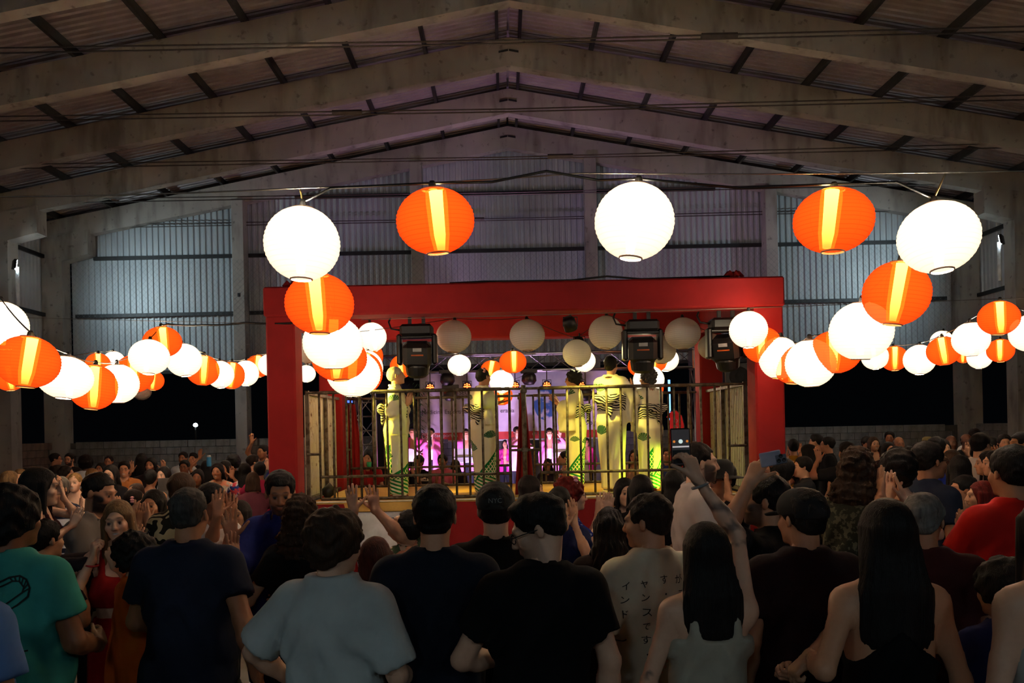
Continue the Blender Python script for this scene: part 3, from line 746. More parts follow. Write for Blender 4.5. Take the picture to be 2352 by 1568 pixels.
sp = at(1690, 862, 17.0)
ss = thing('loudspeaker', 'black loudspeaker stack right of the band by the red post', 'speaker', (sp.x, sp.y, 0))
MB().box(-.3, .3, -.25, .25, 1.6, 3.3, .02).obj('cabinet', M_BLACK, ss); MB().box(-.35, .35, -.3, .3, 0, 1.6, .02).obj('subwoofer', M_BLACK, ss)
for z in (1.95, 2.5, 3.0): MB().lathe([(0, 0), (.10, .02), (.2, .0), (.22, -.02)], 20).obj('cone', M_BLACKM, ss, loc=(0, -.26, z), rot=(PI/2, 0, 0))
tag(MB().box(-3.4, -2.0, 20.5, 20.55, 0, 3.3).obj('black_drape', M_BLACKM), 'black drape hung left of the banner', 'drape')
bo = thing('bamboo_plant', 'dark leafy bamboo standing left of the banner', 'plant', (at(948, 900, 18.6).x, 18.9, ZP))
MB().tube([(0, 0, 0), (.02, 0, 1.2), (.1, 0, 2.6)], .018, 6).obj('cane', plain('bamboo_cane', '#4d5a2a', .6), bo)
m = MB(); rb = random.Random(4)
for k in range(260):
    z = rb.uniform(.7, 2.75); a = rb.uniform(0, 2*PI); r = rb.uniform(.03, .28); L = rb.uniform(.10, .17)
    c = Vector((.04*z+r*math.cos(a), r*math.sin(a), z)); dd = Vector((math.cos(a), math.sin(a), -.6)).normalized(); sdv = dd.cross(Vector((0, 0, 1))).normalized()*.013
    m.add([c, c+dd*L*.4+sdv, c+dd*L, c+dd*L*.4-sdv], [(0, 1, 2, 3)])
o = m.obj('leaves', plain('bamboo_leaf', '#2c5a26', .6), bo); o['kind'] = 'stuff'
def music_stand(label, px, py, d):
    p = at(px, py, d); t = thing('music_stand', label, 'music stand', (p.x, p.y, ZP))
    MB().tube([(0, 0, .3), (0, 0, p.z-ZP)], .012, 6).obj('pole', M_BLACK, t)
    for k in range(3): a = k*2.1; MB().tube([(0, 0, .3), (.3*math.cos(a), .3*math.sin(a), .01)], .01, 5).obj('leg', M_BLACK, t)
    MB().box(-.22, .22, -.01, .01, -.02, .30).obj('sheet_music', plain('paper', '#e4eef4', .7), t, loc=(0, 0, p.z-ZP), rot=(-.35, 0, 0))
    MB().tube([(-.22, -.015, .1), (.22, -.015, .1)], .008, 4).obj('clip_bar', M_BLACK, t, loc=(0, 0, p.z-ZP), rot=(-.35, 0, 0))
music_stand('music stand with white sheets before the musician left of centre', 1066, 1060, 17.3)
music_stand('music stand with white sheets right of the clapping musician', 1293, 1048, 17.3)
wc = at(1352, 1100, 13.2)
ch = thing('plastic_chair', 'white plastic armchair behind the rear railing at right', 'chair', (wc.x, wc.y, 0))
M_WP = plain('white_plastic', '#d9d4cf', .45); zb = at(1352, 1052, 13.2).z
MB().box(-.22, .22, -.22, .22, zb-.46, zb-.42, .015).obj('seat', M_WP, ch); MB().box(-.21, .21, .19, .23, zb-.42, zb+.0, .02).obj('backrest', M_WP, ch, rot=(-.12, 0, .4))
for sx in (-1, 1):
    for sy in (-1, 1): MB().tube([(sx*.2, sy*.2, zb-.45), (sx*.23, sy*.23, 0)], .02, 6).obj('leg', M_WP, ch)
    MB().tube([(sx*.23, -.2, zb-.45), (sx*.24, -.18, zb-.22), (sx*.24, .2, zb-.22)], .018, 6).obj('armrest', M_WP, ch)
# ================================================================== FIGURES: distance fields turned into one smooth skin
A = lambda *p: np.array(p, dtype=np.float32)
def smin(a, b, k):
    h = np.clip(.5+.5*(b-a)/k, 0, 1); return b+(a-b)*h-k*h*(1-h)
def cone(P, a, b, ra, rb):
    ab = b-a; q = P-a; t = np.clip(q@ab/max(float(ab@ab), 1e-9), 0, 1)
    q = q-t[:, None]*ab; return np.sqrt(np.einsum('ij,ij->i', q, q))-(ra+(rb-ra)*t)
def ell(P, c, r, R=None):
    q = P-A(*c)
    if R is not None: q = q@R
    q = q/A(*r); k = np.sqrt(np.einsum('ij,ij->i', q, q)); q = q/A(*r); k2 = np.sqrt(np.einsum('ij,ij->i', q, q))
    return k*(k-1)/np.maximum(k2, 1e-5)
def loft(P, tab, n=2.4, off=0.):
    z = P[:, 2]; T_ = np.array(tab, dtype=np.float32)
    w = np.interp(z, T_[:, 0], T_[:, 1]).astype(np.float32)+off; d = np.interp(z, T_[:, 0], T_[:, 2]).astype(np.float32)+off
    c = np.interp(z, T_[:, 0], T_[:, 3]).astype(np.float32)
    cx = np.interp(z, T_[:, 0], T_[:, 4]).astype(np.float32) if T_.shape[1] > 4 else 0
    q = ((np.abs(P[:, 0]-cx)/w)**n+(np.abs(P[:, 1]-c)/d)**n)**(1/n)
    s = (q-1)*np.minimum(w, d)
    e = np.maximum(T_[0, 0]-off-z, z-T_[-1, 0]-off)
    return np.where(e > 0, np.sqrt(np.maximum(s, 0)**2+e**2), np.maximum(s, e))
OFF8 = np.array([(x, y, z) for x in (0, 1) for y in (0, 1) for z in (0, 1)])
EDG = [(a, b) for a in range(8) for b in range(8) if a < b and np.abs(OFF8[a]-OFF8[b]).sum() == 1]
def mesh_sdf(f, lo, hi, h):
    lo, hi = np.array(lo, dtype=np.float32), np.array(hi, dtype=np.float32); B = 4
    n = np.maximum(1, np.ceil((hi-lo)/(h*B)).astype(int))
    g = np.stack(np.meshgrid(*[np.arange(k) for k in n], indexing='ij'), -1).reshape(-1, 3)
    fc = f((lo+(g+.5)*h*B).astype(np.float32))
    act = np.abs(fc) < h*B*1.25
    D = np.repeat(np.repeat(np.repeat(np.where(fc < 0, -1., 1.).reshape(n).astype(np.float32), B, 0), B, 1), B, 2)
    D = np.pad(D, ((0, 1),)*3, mode='edge')
    ga = g[act]
    if len(ga) == 0: return np.zeros((0, 3)), np.zeros((0, 4), int)
    loc = np.stack(np.meshgrid(*[np.arange(B+1)]*3, indexing='ij'), -1).reshape(-1, 3)
    idx = (ga[:, None]*B+loc[None]).reshape(-1, 3)
    lin_ = np.ravel_multi_index(idx.T, D.shape); u = np.unique(lin_)
    pts = np.stack(np.unravel_index(u, D.shape), -1)
    D.reshape(-1)[u] = f((lo+pts*h).astype(np.float32))
    s = D < 0
    cs = np.zeros(np.array(D.shape)-1, np.int8)
    X, Y, Z = cs.shape
    for o in OFF8: cs += s[o[0]:o[0]+X, o[1]:o[1]+Y, o[2]:o[2]+Z]
    ac = (cs > 0) & (cs < 8); ci = np.argwhere(ac)
    if len(ci) == 0: return np.zeros((0, 3)), np.zeros((0, 4), int)
    ID = np.full(cs.shape, -1, np.int64); ID[ac] = np.arange(len(ci))
    val = np.stack([D[ci[:, 0]+o[0], ci[:, 1]+o[1], ci[:, 2]+o[2]] for o in OFF8], 1)
    acc = np.zeros((len(ci), 3)); cnt = np.zeros(len(ci))
    for a, b in EDG:
        m = (val[:, a] < 0) != (val[:, b] < 0)
        t_ = val[m, a]/(val[m, a]-val[m, b]); acc[m] += OFF8[a]+t_[:, None]*(OFF8[b]-OFF8[a]); cnt[m] += 1
    V = lo+(ci+acc/np.maximum(cnt, 1)[:, None])*h
    Q = []
    for ax in range(3):
        b, c = (ax+1) % 3, (ax+2) % 3
        sl0 = [slice(None)]*3; sl1 = [slice(None)]*3; sl0[ax] = slice(0, -1); sl1[ax] = slice(1, None)
        s0, s1 = s[tuple(sl0)], s[tuple(sl1)]
        e = np.argwhere(s0 != s1); e = e[(e[:, b] > 0) & (e[:, c] > 0) & (e[:, b] < D.shape[b]-1) & (e[:, c] < D.shape[c]-1)]
        if not len(e): continue
        ub, uc = np.eye(3, dtype=int)[b], np.eye(3, dtype=int)[c]
        q = np.stack([ID[tuple((e-k).T)] for k in (0*ub, ub, ub+uc, uc)], 1)
        fl = s0[tuple(e.T)]; q[~fl] = q[~fl][:, ::-1]; Q.append(q[(q >= 0).all(1)])
    return V, np.concatenate(Q) if Q else np.zeros((0, 4), int)
def np_mesh(name, V, Q, mat, cols=None, attrs=None):
    me = bpy.data.meshes.new(name); me.vertices.add(len(V)); me.vertices.foreach_set('co', np.asarray(V, np.float32).ravel())
    me.loops.add(len(Q)*4); me.loops.foreach_set('vertex_index', np.asarray(Q, np.int32).ravel())
    me.polygons.add(len(Q)); me.polygons.foreach_set('loop_start', np.arange(len(Q), dtype=np.int32)*4)
    me.update(calc_edges=True); me.polygons.foreach_set('use_smooth', np.ones(len(Q), bool))
    if cols is not None:
        a = me.attributes.new('Col', 'FLOAT_COLOR', 'POINT'); a.data.foreach_set('color', np.concatenate([cols, np.ones((len(V), 1))], 1).astype(np.float32).ravel())
    for k, v in (attrs or {}).items():
        a = me.attributes.new(k, 'FLOAT', 'POINT'); a.data.foreach_set('value', v.astype(np.float32))
    if mat: me.materials.append(mat)
    me.update(); return me
def join(parts):
    V, Q, o = [], [], 0
    for v, q in parts:
        if len(v): V.append(v); Q.append(q+o); o += len(v)
    return np.concatenate(V), np.concatenate(Q)
def rotm(yaw=0, pitch=0, roll=0):
    """head turn: yaw to own left (+), pitch down (+), roll"""
    return np.array((Matrix.Rotation(yaw, 3, 'Z') @ Matrix.Rotation(-pitch, 3, 'X') @ Matrix.Rotation(roll, 3, 'Y')), dtype=np.float32)
def lattice(P, s, sd):
    x, y, z = P[:, 0]*s+sd, P[:, 1]*s+sd*1.7, P[:, 2]*s+sd*.6
    return (np.sin(x*1.0+1.7*np.sin(z*.83))*np.sin(y*1.1+1.3*np.sin(x*.71))+np.sin(z*1.2+1.9*np.sin(y*.93)))*.5
# ---------------- head (head-local: +y is the face, origin mid-head, 0.235 tall)
def head_f(P, q):
    d = ell(P, (0, -.017, .034), (.074, .094, .084))
    d = smin(d, ell(P, (0, .022, -.032), (.060, .072, .084)), .03)
    d = smin(d, ell(P, (0, .030, -.072), (.047 if q['sex'] == 'm' else .042, .056, .044)), .03)
    X = P.copy(); X[:, 0] = np.abs(X[:, 0])
    d = smin(d, cone(X, A(0, .078, -.1), A(.012, .076, -.1), .016, .014), .02)
    d = smin(d, ell(X, (.036, .062, -.03), (.026, .026, .024)), .02)
    d = smin(d, ell(P, (0, .082, .02), (.052, .016, .012)), .02)
    if q['det'] > 0 or True:
        d = -smin(-d, ell(X, (.030, .107, -.002), (.020, .02, .013)), .012)
        d = smin(d, ell(X, (.030, .079, -.003), (.0145, .0145, .0115)), .003)
    d = smin(d, cone(P, A(0, .092, .004), A(0, .110, -.034), .0085, .0125), .010)
    d = smin(d, ell(X, (.012, .099, -.039), (.009, .011, .008)), .006)
    d = smin(d, ell(P, (0, .091, -.060), (.023, .012, .0065)), .006)
    d = smin(d, ell(P, (0, .089, -.070), (.020, .012, .0065)), .005)
    if q.get('smile'): d = -smin(-d, ell(P, (0, .103, -.0655), (.024, .012, .006)), .004)
    e = ell(X, (.078, -.008, -.008), (.0075, .018, .029), np.array(Matrix.Rotation(.35, 3, 'Z'), np.float32))
    d = smin(d, e, .006)
    return d
def head_cols(V, skin, q):
    n = len(V); C = np.repeat(np.array([skin], np.float32), n, 0); x, y, z = np.abs(V[:, 0]), V[:, 1], V[:, 2]
    def mixc(m, c): C[:] = C*(1-m[:, None])+np.array(c, np.float32)*m[:, None]
    front = np.clip((y-.045)/.02, 0, 1)
    mixc(np.clip(1.2-np.hypot((x-.036)/.028, (z+.034)/.024), 0, 1)*front*.35, (skin[0]*1.05, skin[1]*.66, skin[2]*.6))
    mixc(np.clip(1.5-np.hypot(x/.020, (z+.065)/.0095), 0, 1)*front*.75, (skin[0]*.78, skin[1]*.38, skin[2]*.38))
    if q.get('smile'): mixc(np.clip(1.6-np.hypot(x/.017, (z+.0655)/.0045), 0, 1)*front, (.75, .72, .66))
    hb = q['hcol']
    bz = .0205+.006*np.cos((x-.03)*60); mixc(np.clip(1.4-np.hypot((x-.031)/.019, (z-bz)/.0048), 0, 1)*front*.85, tuple(.6*k+.01 for k in hb))
    eye = np.hypot((x-.030)/.0125, (z+.003)/.0068)
    mixc(np.clip((1.05-eye)*5, 0, 1)*front*.8, (.5, .47, .44)); mixc(np.clip((1.7-np.hypot((x-.030)/.0068, (z+.003)/.0066))*2, 0, 1)*front, (.02, .014, .01))
    mixc(np.clip((1.35-np.hypot((x-.030)/.0135, (z-.0035)/.004))*1.6, 0, 1)*front*.7, (.03, .02, .015))
    bd = q.get('beard', 0)
    if bd:
        m = np.clip((-.045-z)/.012, 0, 1)*np.clip((y+.005)/.02, 0, 1)*np.clip((z+.135)/.02, 0, 1); m = np.maximum(m, np.clip((x-.052)/.008, 0, 1)*np.clip((.005-z)/.02, 0, 1)*np.clip((y+.0)/.01, 0, 1)*np.clip((z+.135)/.02, 0, 1))
        m = np.maximum(m, np.clip(1.5-np.hypot(x/.026, (z+.05)/.007), 0, 1)*front)
        m *= 1-np.clip(1.5-np.hypot(x/.020, (z+.065)/.009), 0, 1)*front
        mixc(m*bd, tuple(.55*k+.012 for k in hb))
    if q['hair'] in ('buzz', 'balding'):
        m = np.clip((z-(.045 if q['hair'] == 'buzz' else .02)-np.clip(y, -.1, .1)*.35)/.01, 0, 1)
        if q['hair'] == 'balding': m = np.clip((.06-z)/.02, 0, 1)*np.clip((.02-y)/.02, 0, 1)*np.clip((z+.07)/.02, 0, 1)
        mixc(m*.75, hb)
    return C
# ---------------- hair (head-local)
def hair_f(style, q):
    sd = q['seed']; L = q.get('hl', .30); nz = q['hn']
    def f(P):
        x, y, z = P[:, 0], P[:, 1], P[:, 2]; ax = np.abs(x)
        if style in ('short', 'buzzcut', 'wavy', 'quiff', 'balding'):
            k = {'short': .014, 'buzzcut': .007, 'wavy': .03, 'quiff': .012, 'balding': .008}[style]
            d = ell(P, (0, -.020, .034), (.075+k, .096+k, .085+k))
            if style == 'wavy': d = smin(d, ell(P, (0, -.06, -.03), (.078, .06, .075)), .03)
            else: d = smin(d, ell(P, (0, -.05, -.025), (.070+k*.6, .058+k*.4, .055)), .02)
            if style == 'quiff': d = smin(d, ell(P, (0, .035, .098), (.05, .042, .024)), .03)
            d = d+lattice(P, 60 if style != 'wavy' else 75, sd)*(.004 if style != 'wavy' else .011)
            if style != 'wavy': d = d+.009*np.clip((.045-z)/.07, 0, 1)+lattice(P, 150, sd)*.0022*q['det']
            face = ell(P, (0, .118, -.012), (.088, .082, .085)); d = np.maximum(d, -face)
            cut = (z+ (.020 if style != 'wavy' else .055)+np.clip(-y-.01, 0, .08)*.65)
            d = np.maximum(d, -cut)
            if style not in ('wavy', 'quiff'): d = np.maximum(d, -np.maximum(.052-y, z-.058))
            if style == 'balding': d = np.maximum(d, z-.03+np.clip(y, -.1, .1)*.6)
            return d
        if style in ('long', 'longwavy', 'longcurly', 'bob', 'pony'):
            d = ell(P, (0, -.022, .034), (.084, .105, .095))
            top, bot = .03, -L
            wd = q.get('hw', 1.0)
            tab = [(bot, .055*wd, .022, -.085), (bot*.75, .105*wd, .045, -.085), (bot*.4, .108*wd, .055, -.075), (-.05, .092*wd, .075, -.04), (top, .085, .09, -.025)]
            if style == 'bob': tab = [(-.115, .092, .07, -.035), (-.09, .097, .08, -.03), (top, .088, .095, -.022)]
            if style == 'pony': tab = [(bot, .02, .02, -.14), (bot*.5, .04, .035, -.14), (.0, .035, .03, -.125), (.02, .02, .02, -.11)]
            dl = loft(P, tab, 2.2); d = smin(d, dl, .03)
            if style in ('long', 'bob') and q.get('locks', 1):
                X = P.copy(); X[:, 0] = ax
                d = smin(d, cone(X, A(.078, .03, .02), A(.088, .045, max(-L*.8, -.26)), .016, .016), .02)
            th = np.arctan2(x, -y+.02)
            if style == 'longcurly': d = d+lattice(P, 110, sd)*.011+lattice(P, 60, sd+3)*.006+lattice(P, 190, sd+1)*.004
            elif style == 'longwavy': d = d+np.sin(th*26+np.sin(z*38+sd)*2)*.004+lattice(P, 40, sd)*.008
            else: d = d+(np.sin(th*34+np.sin(z*9+sd)*1.5)+.6*np.sin(th*71+z*7))*.0016+lattice(P, 16, sd)*.004
            face = ell(P, (0, .125, -.033), (.080, .094, .114)); d = np.maximum(d, -face)
            d = np.maximum(d, -np.maximum(np.maximum(.0-y, z+.035), ax-.062))
            return d
        if style in ('curly', 'afro'):
            r = .028 if style == 'curly' else .055
            d = ell(P, (0, -.025, .036), (.077+r, .098+r, .087+r)); d = smin(d, ell(P, (0, -.055, -.045), (.078+r*.5, .055+r*.5, .06)), .03)
            d = d+lattice(P, 105, sd)*.010+lattice(P, 55, sd+2)*.010
            face = ell(P, (0, .135, -.025), (.082, .090, .098)); d = np.maximum(d, -face)
            return np.maximum(d, -(z+.075+np.clip(-y-.03, 0, .1)*.35))
        if style in ('bun', 'updo'):
            d = ell(P, (0, -.024, .032), (.082, .103, .093)); d = smin(d, ell(P, (0, -.06, -.025), (.062, .05, .05)), .02)
            d = smin(d, ell(P, (0, -.105, .045) if style == 'bun' else (0, -.09, .0), (.05, .045, .045)), .015)
            d = d+np.sin(np.arctan2(x, z)*30+y*40)*.0015+lattice(P, 55, sd)*.003
            face = ell(P, (0, .122, -.018), (.080, .085, .098)); d = np.maximum(d, -face)
            d = np.maximum(d, -(z+.035+np.clip(-y-.01, 0, .08)*.75))
            return d
        return np.ones(len(P), np.float32)
    return f
# ---------------- hand prims: wrist W, finger direction z, palm normal n, thumb axis t
def hand_prims(W, zd, nd, td, pose, rmin):
    out = []; B = lambda a, b, c: (W+td*a+nd*b+zd*c).astype(np.float32)
    xs = (.030, .010, -.010, -.028); ln = (.070, .078, .072, .056); kz = (.088, .092, .088, .080)
    curl, spread = {'open': (.10, .10), 'flat': (.05, .03), 'relax': (.45, .04), 'grip': (1.15, .02), 'phone': (.85, .06), 'point': (.3, .12)}[pose]
    for i in range(4): out.append((B(xs[i]*.45, 0, .0), B(xs[i], 0, kz[i]), .016, max(.0125, rmin)))
    for i in range(4):
        c, p = curl*(1+.12*i), B(xs[i], 0, kz[i]); ang = c*.6; sp = spread*(1.5-i)
        r = max(.0088-.0006*(i == 3), rmin)
        for s in range(3):
            l = ln[i]*(.45, .30, .25)[s]; dv = zd*math.cos(ang)*math.cos(sp)+nd*math.sin(ang)+td*math.sin(sp)*math.cos(ang)
            p2 = (p+dv*l).astype(np.float32); out.append((p, p2, r, r*.93)); p = p2; ang += c*(.9 if s == 0 else .7)
    th = {'open': .95, 'flat': .5, 'relax': .5, 'grip': .55, 'phone': .6, 'point': .9}[pose]
    p = B(.020, .004, .018); dv = td*math.sin(th)+zd*math.cos(th)+nd*.25; dv /= np.linalg.norm(dv)
    p2 = (p+dv*.048).astype(np.float32); out.append((p, p2, .0155, max(.0115, rmin)))
    dv = td*math.sin(th*.8)+zd*math.cos(th*.8)+nd*(.25+.5*(curl > .7)); dv /= np.linalg.norm(dv)
    out.append((p2, (p2+dv*.052).astype(np.float32), max(.0105, rmin), max(.0085, rmin)))
    return out
SKINS = [lin('#e6b596'), lin('#d29a76'), lin('#b97f5b'), lin('#94603f'), lin('#6b422b'), lin('#f0c9ae')]
HAIRC = {'black': lin('#14100f'), 'dark': lin('#241a16'), 'brown': lin('#3d2819'), 'auburn': lin('#4a1c14'), 'red': lin('#6e1a14'), 'blonde': lin('#9a7340'), 'ash': lin('#7a5c3c'), 'grey': lin('#77726c'), 'silver': lin('#cfc8b4'), 'salt': lin('#3f3d3b')}
t = T('skin'); a_ = t.attr('Col'); n = t.noise(45, 4)
t.set(Base_Color=t.mix(t.ramp(n, .3, .75)*.10, a_.outputs['Color'], lin('#8a3c2c')), Roughness=.5, Subsurface_Weight=0.0)
t.bump(t.noise(160, 2), .08, .002); M_SKIN = t.mat
def hair_mat(col):
    k = ('hair', col)
    if k not in MATS:
        t = T('hair_'+col); c = HAIRC[col]; n = t.noise(40, 4, stretch=(1, 1, .08))
        t.set(Base_Color=t.mix(t.ramp(n, .35, .68), tuple(v*.55 for v in c), tuple(v*1.35 for v in c)), Roughness=.62, Specular_IOR_Level=.25)
        t.bump(t.noise(190, 4, stretch=(1, 1, .07)), .8, .006); MATS[k] = t.mat
    return MATS[k]
def cloth_mat(kind, c1, c2='#ffffff'):
    k = ('cloth', kind, c1, c2)
    if k in MATS: return MATS[k]
    t = T('cloth_'+kind); x, y, z = t.xyz(); a, b = lin(c1), lin(c2); n = t.noise(5, 5)
    base = t.mix(t.ramp(n, .3, .7), tuple(v*.86 for v in a), tuple(min(1, v*1.1) for v in a))
    if kind == 'stripes_h': c = t.mix(((z*9).fr()).lt(.42), base, b)
    elif kind == 'stripes_v': c = t.mix((((x.at2(y))*6.0+z*.8).fr()).lt(.5), base, b)
    elif kind == 'zebra': c = t.mix((((z*9+t.noise(5, 2)*5+x*3)).fr()).lt(.5), base, b)
    elif kind == 'floral': c = t.mix(t.ramp(t.noise(16, 3), .5, .56), t.mix(t.ramp(t.noise(11, 2, stretch=(1, 1, 1.2)), .52, .56), base, b), lin('#c8424a'))
    elif kind == 'camo': c = t.mix(t.ramp(t.noise(38, 5), .5, .54), t.mix(t.ramp(t.noise(24, 4), .48, .52), base, b), tuple(v*.25 for v in a))
    elif kind == 'dots': c = t.mix(t.voro(24, t.co).lt(.22), base, b)
    elif kind == 'tropic': c = t.mix(t.ramp(t.noise(15, 3), .5, .55), t.mix(t.ramp(t.noise(19, 2), .55, .6), base, b), lin('#d98a6a'))
    elif kind == 'ribbed': c = base
    else: c = base
    t.set(Base_Color=c, Roughness=.88, Specular_IOR_Level=.2, Sheen_Weight=.0)
    t.bump(t.noise(7, 4, stretch=(1, 1, .45)), .35, .03); MATS[k] = t.mat; return t.mat
# shoe shared by everybody
_v, _q = mesh_sdf(lambda P: np.maximum(smin(cone(P, A(0, -.06, .045), A(0, .14, .03), .045, .038), cone(P, A(0, -.05, .05), A(0, -.03, .11), .045, .045), .03), -P[:, 2]), (-.07, -.13, -.02), (.07, .21, .18), .024)
SHOE = {}
def shoe_mesh(col):
    if col not in SHOE: SHOE[col] = np_mesh('shoe', _v, _q, plain('shoe_'+col, col, .6))
    return SHOE[col]
SH_M = {'m': .172, 'f': .150}
PSEED = [0]
def pix(px, py, d): return ('px', px, py, d)
def person(label, px, top, d, rz=0., sex='m', hair='short', hc='dark', skin=1, shirt='tee', sc='#111214', sc2='#ffffff', sk='plain', bottom='trousers', bc='#15161a', bk='plain',
           L='down', R='down', head=(0, 0, 0), det=1, fat=1., hs=1., zf=0., group='people in the crowd', sleeve=.62, slope=0., foot=True, ext=None, legs='stand', hem=.84, Hn=None, **q):
    """a person whose head top shows at (px, top) from d metres away, facing rz degrees from straight away (positive to the left)"""
    PSEED[0] += 1; rz = math.radians(rz); tp = at(px, top, d)
    H = Hn or (tp.z-zf); s = H/1.75*(1 if hair != 'afro' else .985)
    q.update(sex=sex, hair=hair, det=det, seed=PSEED[0]*1.37, hcol=HAIRC[hc], hn=1)
    Tn = np.array
    root = thing('person', label, 'person', (tp.x, tp.y, zf if Hn is None else tp.z-H), rz, group)
    root.scale = (s, s, s)
    Mi = (Matrix.Translation(root.location) @ Matrix.Rotation(rz, 4, 'Z') @ Matrix.Scale(s, 4)).inverted()
    def loc(p): return np.array(Mi @ at(*p[1:]), np.float32)
    hh = {0: .018, 1: .0115, 2: .0085}[det]; hb = {0: .036, 1: .026, 2: .0185}[det]; hg = {0: .0115, 1: .0085, 2: .0066}[det]; hhr = {0: .019, 1: .0125, 2: .0088}[det]
    if q.get('face'): hh = {0: .015, 1: .0095, 2: .007}[det]
    sh = SH_M[sex]*(1+.25*(fat-1)); fz = fat
    yl, pt, rl = [math.radians(v) for v in head]; RH = rotm(yl, pt, rl)
    hp = A(0, .018+.05*math.sin(pt), 1.632-.02*(1-math.cos(pt))*2)+(1-hs)*A(0, 0, .05)
    toH = lambda P: ((P-hp)@RH)/hs
    if sex == 'm': tor = [(.80, .145, .10, 0), (.93, .168*fz, .122*fz, -.01), (1.07, .150*fz, .108*fz, 0), (1.24, .170*fz, .118*fz, .0), (1.36, .172, .108, -.008), (1.43, .135, .082, -.012), (1.485, .07, .058, -.012)]
    else: tor = [(.80, .15, .105, 0), (.92, .172*fz, .122*fz, -.012), (1.07, .128*fz, .095*fz, .0), (1.22, .148*fz, .105*fz, .004), (1.35, .152, .096, -.006), (1.43, .118, .072, -.012), (1.485, .058, .05, -.012)]
    # arms
    arms = []
    for sd, spec in ((-1, L), (1, R)):
        S = A(sd*sh, -.008, 1.405); hint = A(sd*.45, -.55, -.7); pose = 'relax'; zdir = nrm = None
        if isinstance(spec, str):
            W, hint, zdir, nrm, pose = {
                'down': (A(sd*(sh+.075*fz), .03, .885), A(sd*.6, -.8, 0), A(sd*.02, .12, -1), A(-sd, .1, 0), 'relax'),
                'bent': (A(sd*(sh+.02), .25, 1.06), A(sd*.5, -.8, -.5), A(-sd*.35, .9, .2), A(-sd, 0, -.2), 'relax'),
                'belly': (A(sd*.10, .20, 1.10), A(sd*.9, -.3, -.5), A(-sd*.9, .35, .1), A(0, -.9, -.2), 'relax'),
                'clap': (A(sd*.055, .27, 1.27), A(sd*.7, -.2, -.8), A(-sd*.10, .45, .9), A(-sd, 0, 0), 'flat'),
                'claphigh': (A(sd*.055, .25, 1.45), A(sd*.8, .1, -.8), A(-sd*.10, .25, 1), A(-sd, 0, 0), 'open'),
                'wave': (A(sd*(sh+.10), .14, 1.55), A(sd*.6, -.2, -.9), A(sd*.08, .1, 1), A(0, 1, 0), 'open'),
                'up': (A(sd*(sh-.02), .12, 1.80), A(sd*.8, -.1, -.4), A(0, .1, 1), A(-sd*.5, .9, 0), 'open'),
                'mouth': (A(sd*.035, .185, 1.50), A(sd*.8, .2, -.8), A(-sd*.25, -.1, 1), A(0, -1, 0), 'flat'),
                'mic': (A(sd*.06, .20, 1.46), A(sd*.9, .1, -.8), A(-sd*.5, -.2, .9), A(-sd*.6, -.8, 0), 'grip'),
                'play': (A(sd*.20-.06, .20, 1.08), A(sd*.8, -.5, -.4), A(-sd*.8, .3, .1), A(0, -1, 0), 'relax'),
            }[spec]
        else:
            W = loc(spec['w']) if spec['w'][0] == 'px' else A(*spec['w']); pose = spec.get('pose', 'open')
            if 'hint' in spec: hint = A(*spec['hint'])
            if 'z' in spec: zdir = A(*spec['z'])
            if 'n' in spec: nrm = A(*spec['n'])
            Rw = np.array(Matrix.Rotation(-rz, 3, 'Z'), np.float32)
            if 'zw' in spec: zdir = Rw@A(*spec['zw'])
            if 'nw' in spec: nrm = Rw@A(*spec['nw'])
            if 'hw' in spec: hint = Rw@A(*spec['hw'])
        ak = q.get('armk', 1.); l1, l2 = .285*ak, .255*ak
        v = W-S; L_ = float(np.linalg.norm(v)); mxl = l1+l2-.004
        if L_ > mxl: W = S+v*(mxl/L_); v = W-S; L_ = mxl
        v = v/L_; aa = (l1*l1-l2*l2+L_*L_)/(2*L_); hgt = math.sqrt(max(l1*l1-aa*aa, 0))
        hn = hint-v*float(hint@v); hn = hn/max(float(np.linalg.norm(hn)), 1e-6); Eb = (S+v*aa+hn*hgt).astype(np.float32)
        fd = (W-Eb)/np.linalg.norm(W-Eb); zd = fd if zdir is None else zdir/np.linalg.norm(zdir)
        nn = A(-sd, .0, 0) if nrm is None else nrm
        nn = nn-zd*float(nn@zd); nn = nn/max(float(np.linalg.norm(nn)), 1e-6); td = np.cross(zd, nn)*sd
        arms.append(dict(S=S, E=Eb, W=W.astype(np.float32), z=zd.astype(np.float32), n=nn.astype(np.float32), t=td.astype(np.float32), sd=sd, pr=hand_prims(W, zd, nn, td, pose, hg*.85)))
    am = (1.0 if sex == 'm' else .84)*(.5+.5*fat)
    def arm_f(P, a, off=0.):
        d_ = cone(P, a['S'], a['E'], .052*am+off, .041*am+off)
        d_ = smin(d_, cone(P, a['E'], a['E']+(a['W']-a['E'])*.35, .041*am+off, .043*am+off), .02)
        return smin(d_, cone(P, a['E']+(a['W']-a['E'])*.3, a['W'], .043*am+off, .027*am+off), .02)
    def hand_fn(P, a):
        d_ = None
        for (p, p2, r1, r2) in a['pr'][:4]: e = cone(P, p, p2, r1, r2); d_ = e if d_ is None else smin(d_, e, .012)
        for (p, p2, r1, r2) in a['pr'][4:]: d_ = smin(d_, cone(P, p, p2, r1, r2), .004)
        return smin(d_, cone(P, a['E']+(a['W']-a['E'])*.6, a['W'], .036*am, .027*am), .02)
    LEGS = {'stand': [((.09, 0, .88), (.10, .015, .49), (.105, -.015, .09))], 'sit': [((.09, 0, .90), (.17, .40, .93), (.17, .38, .5))]}[legs][0]
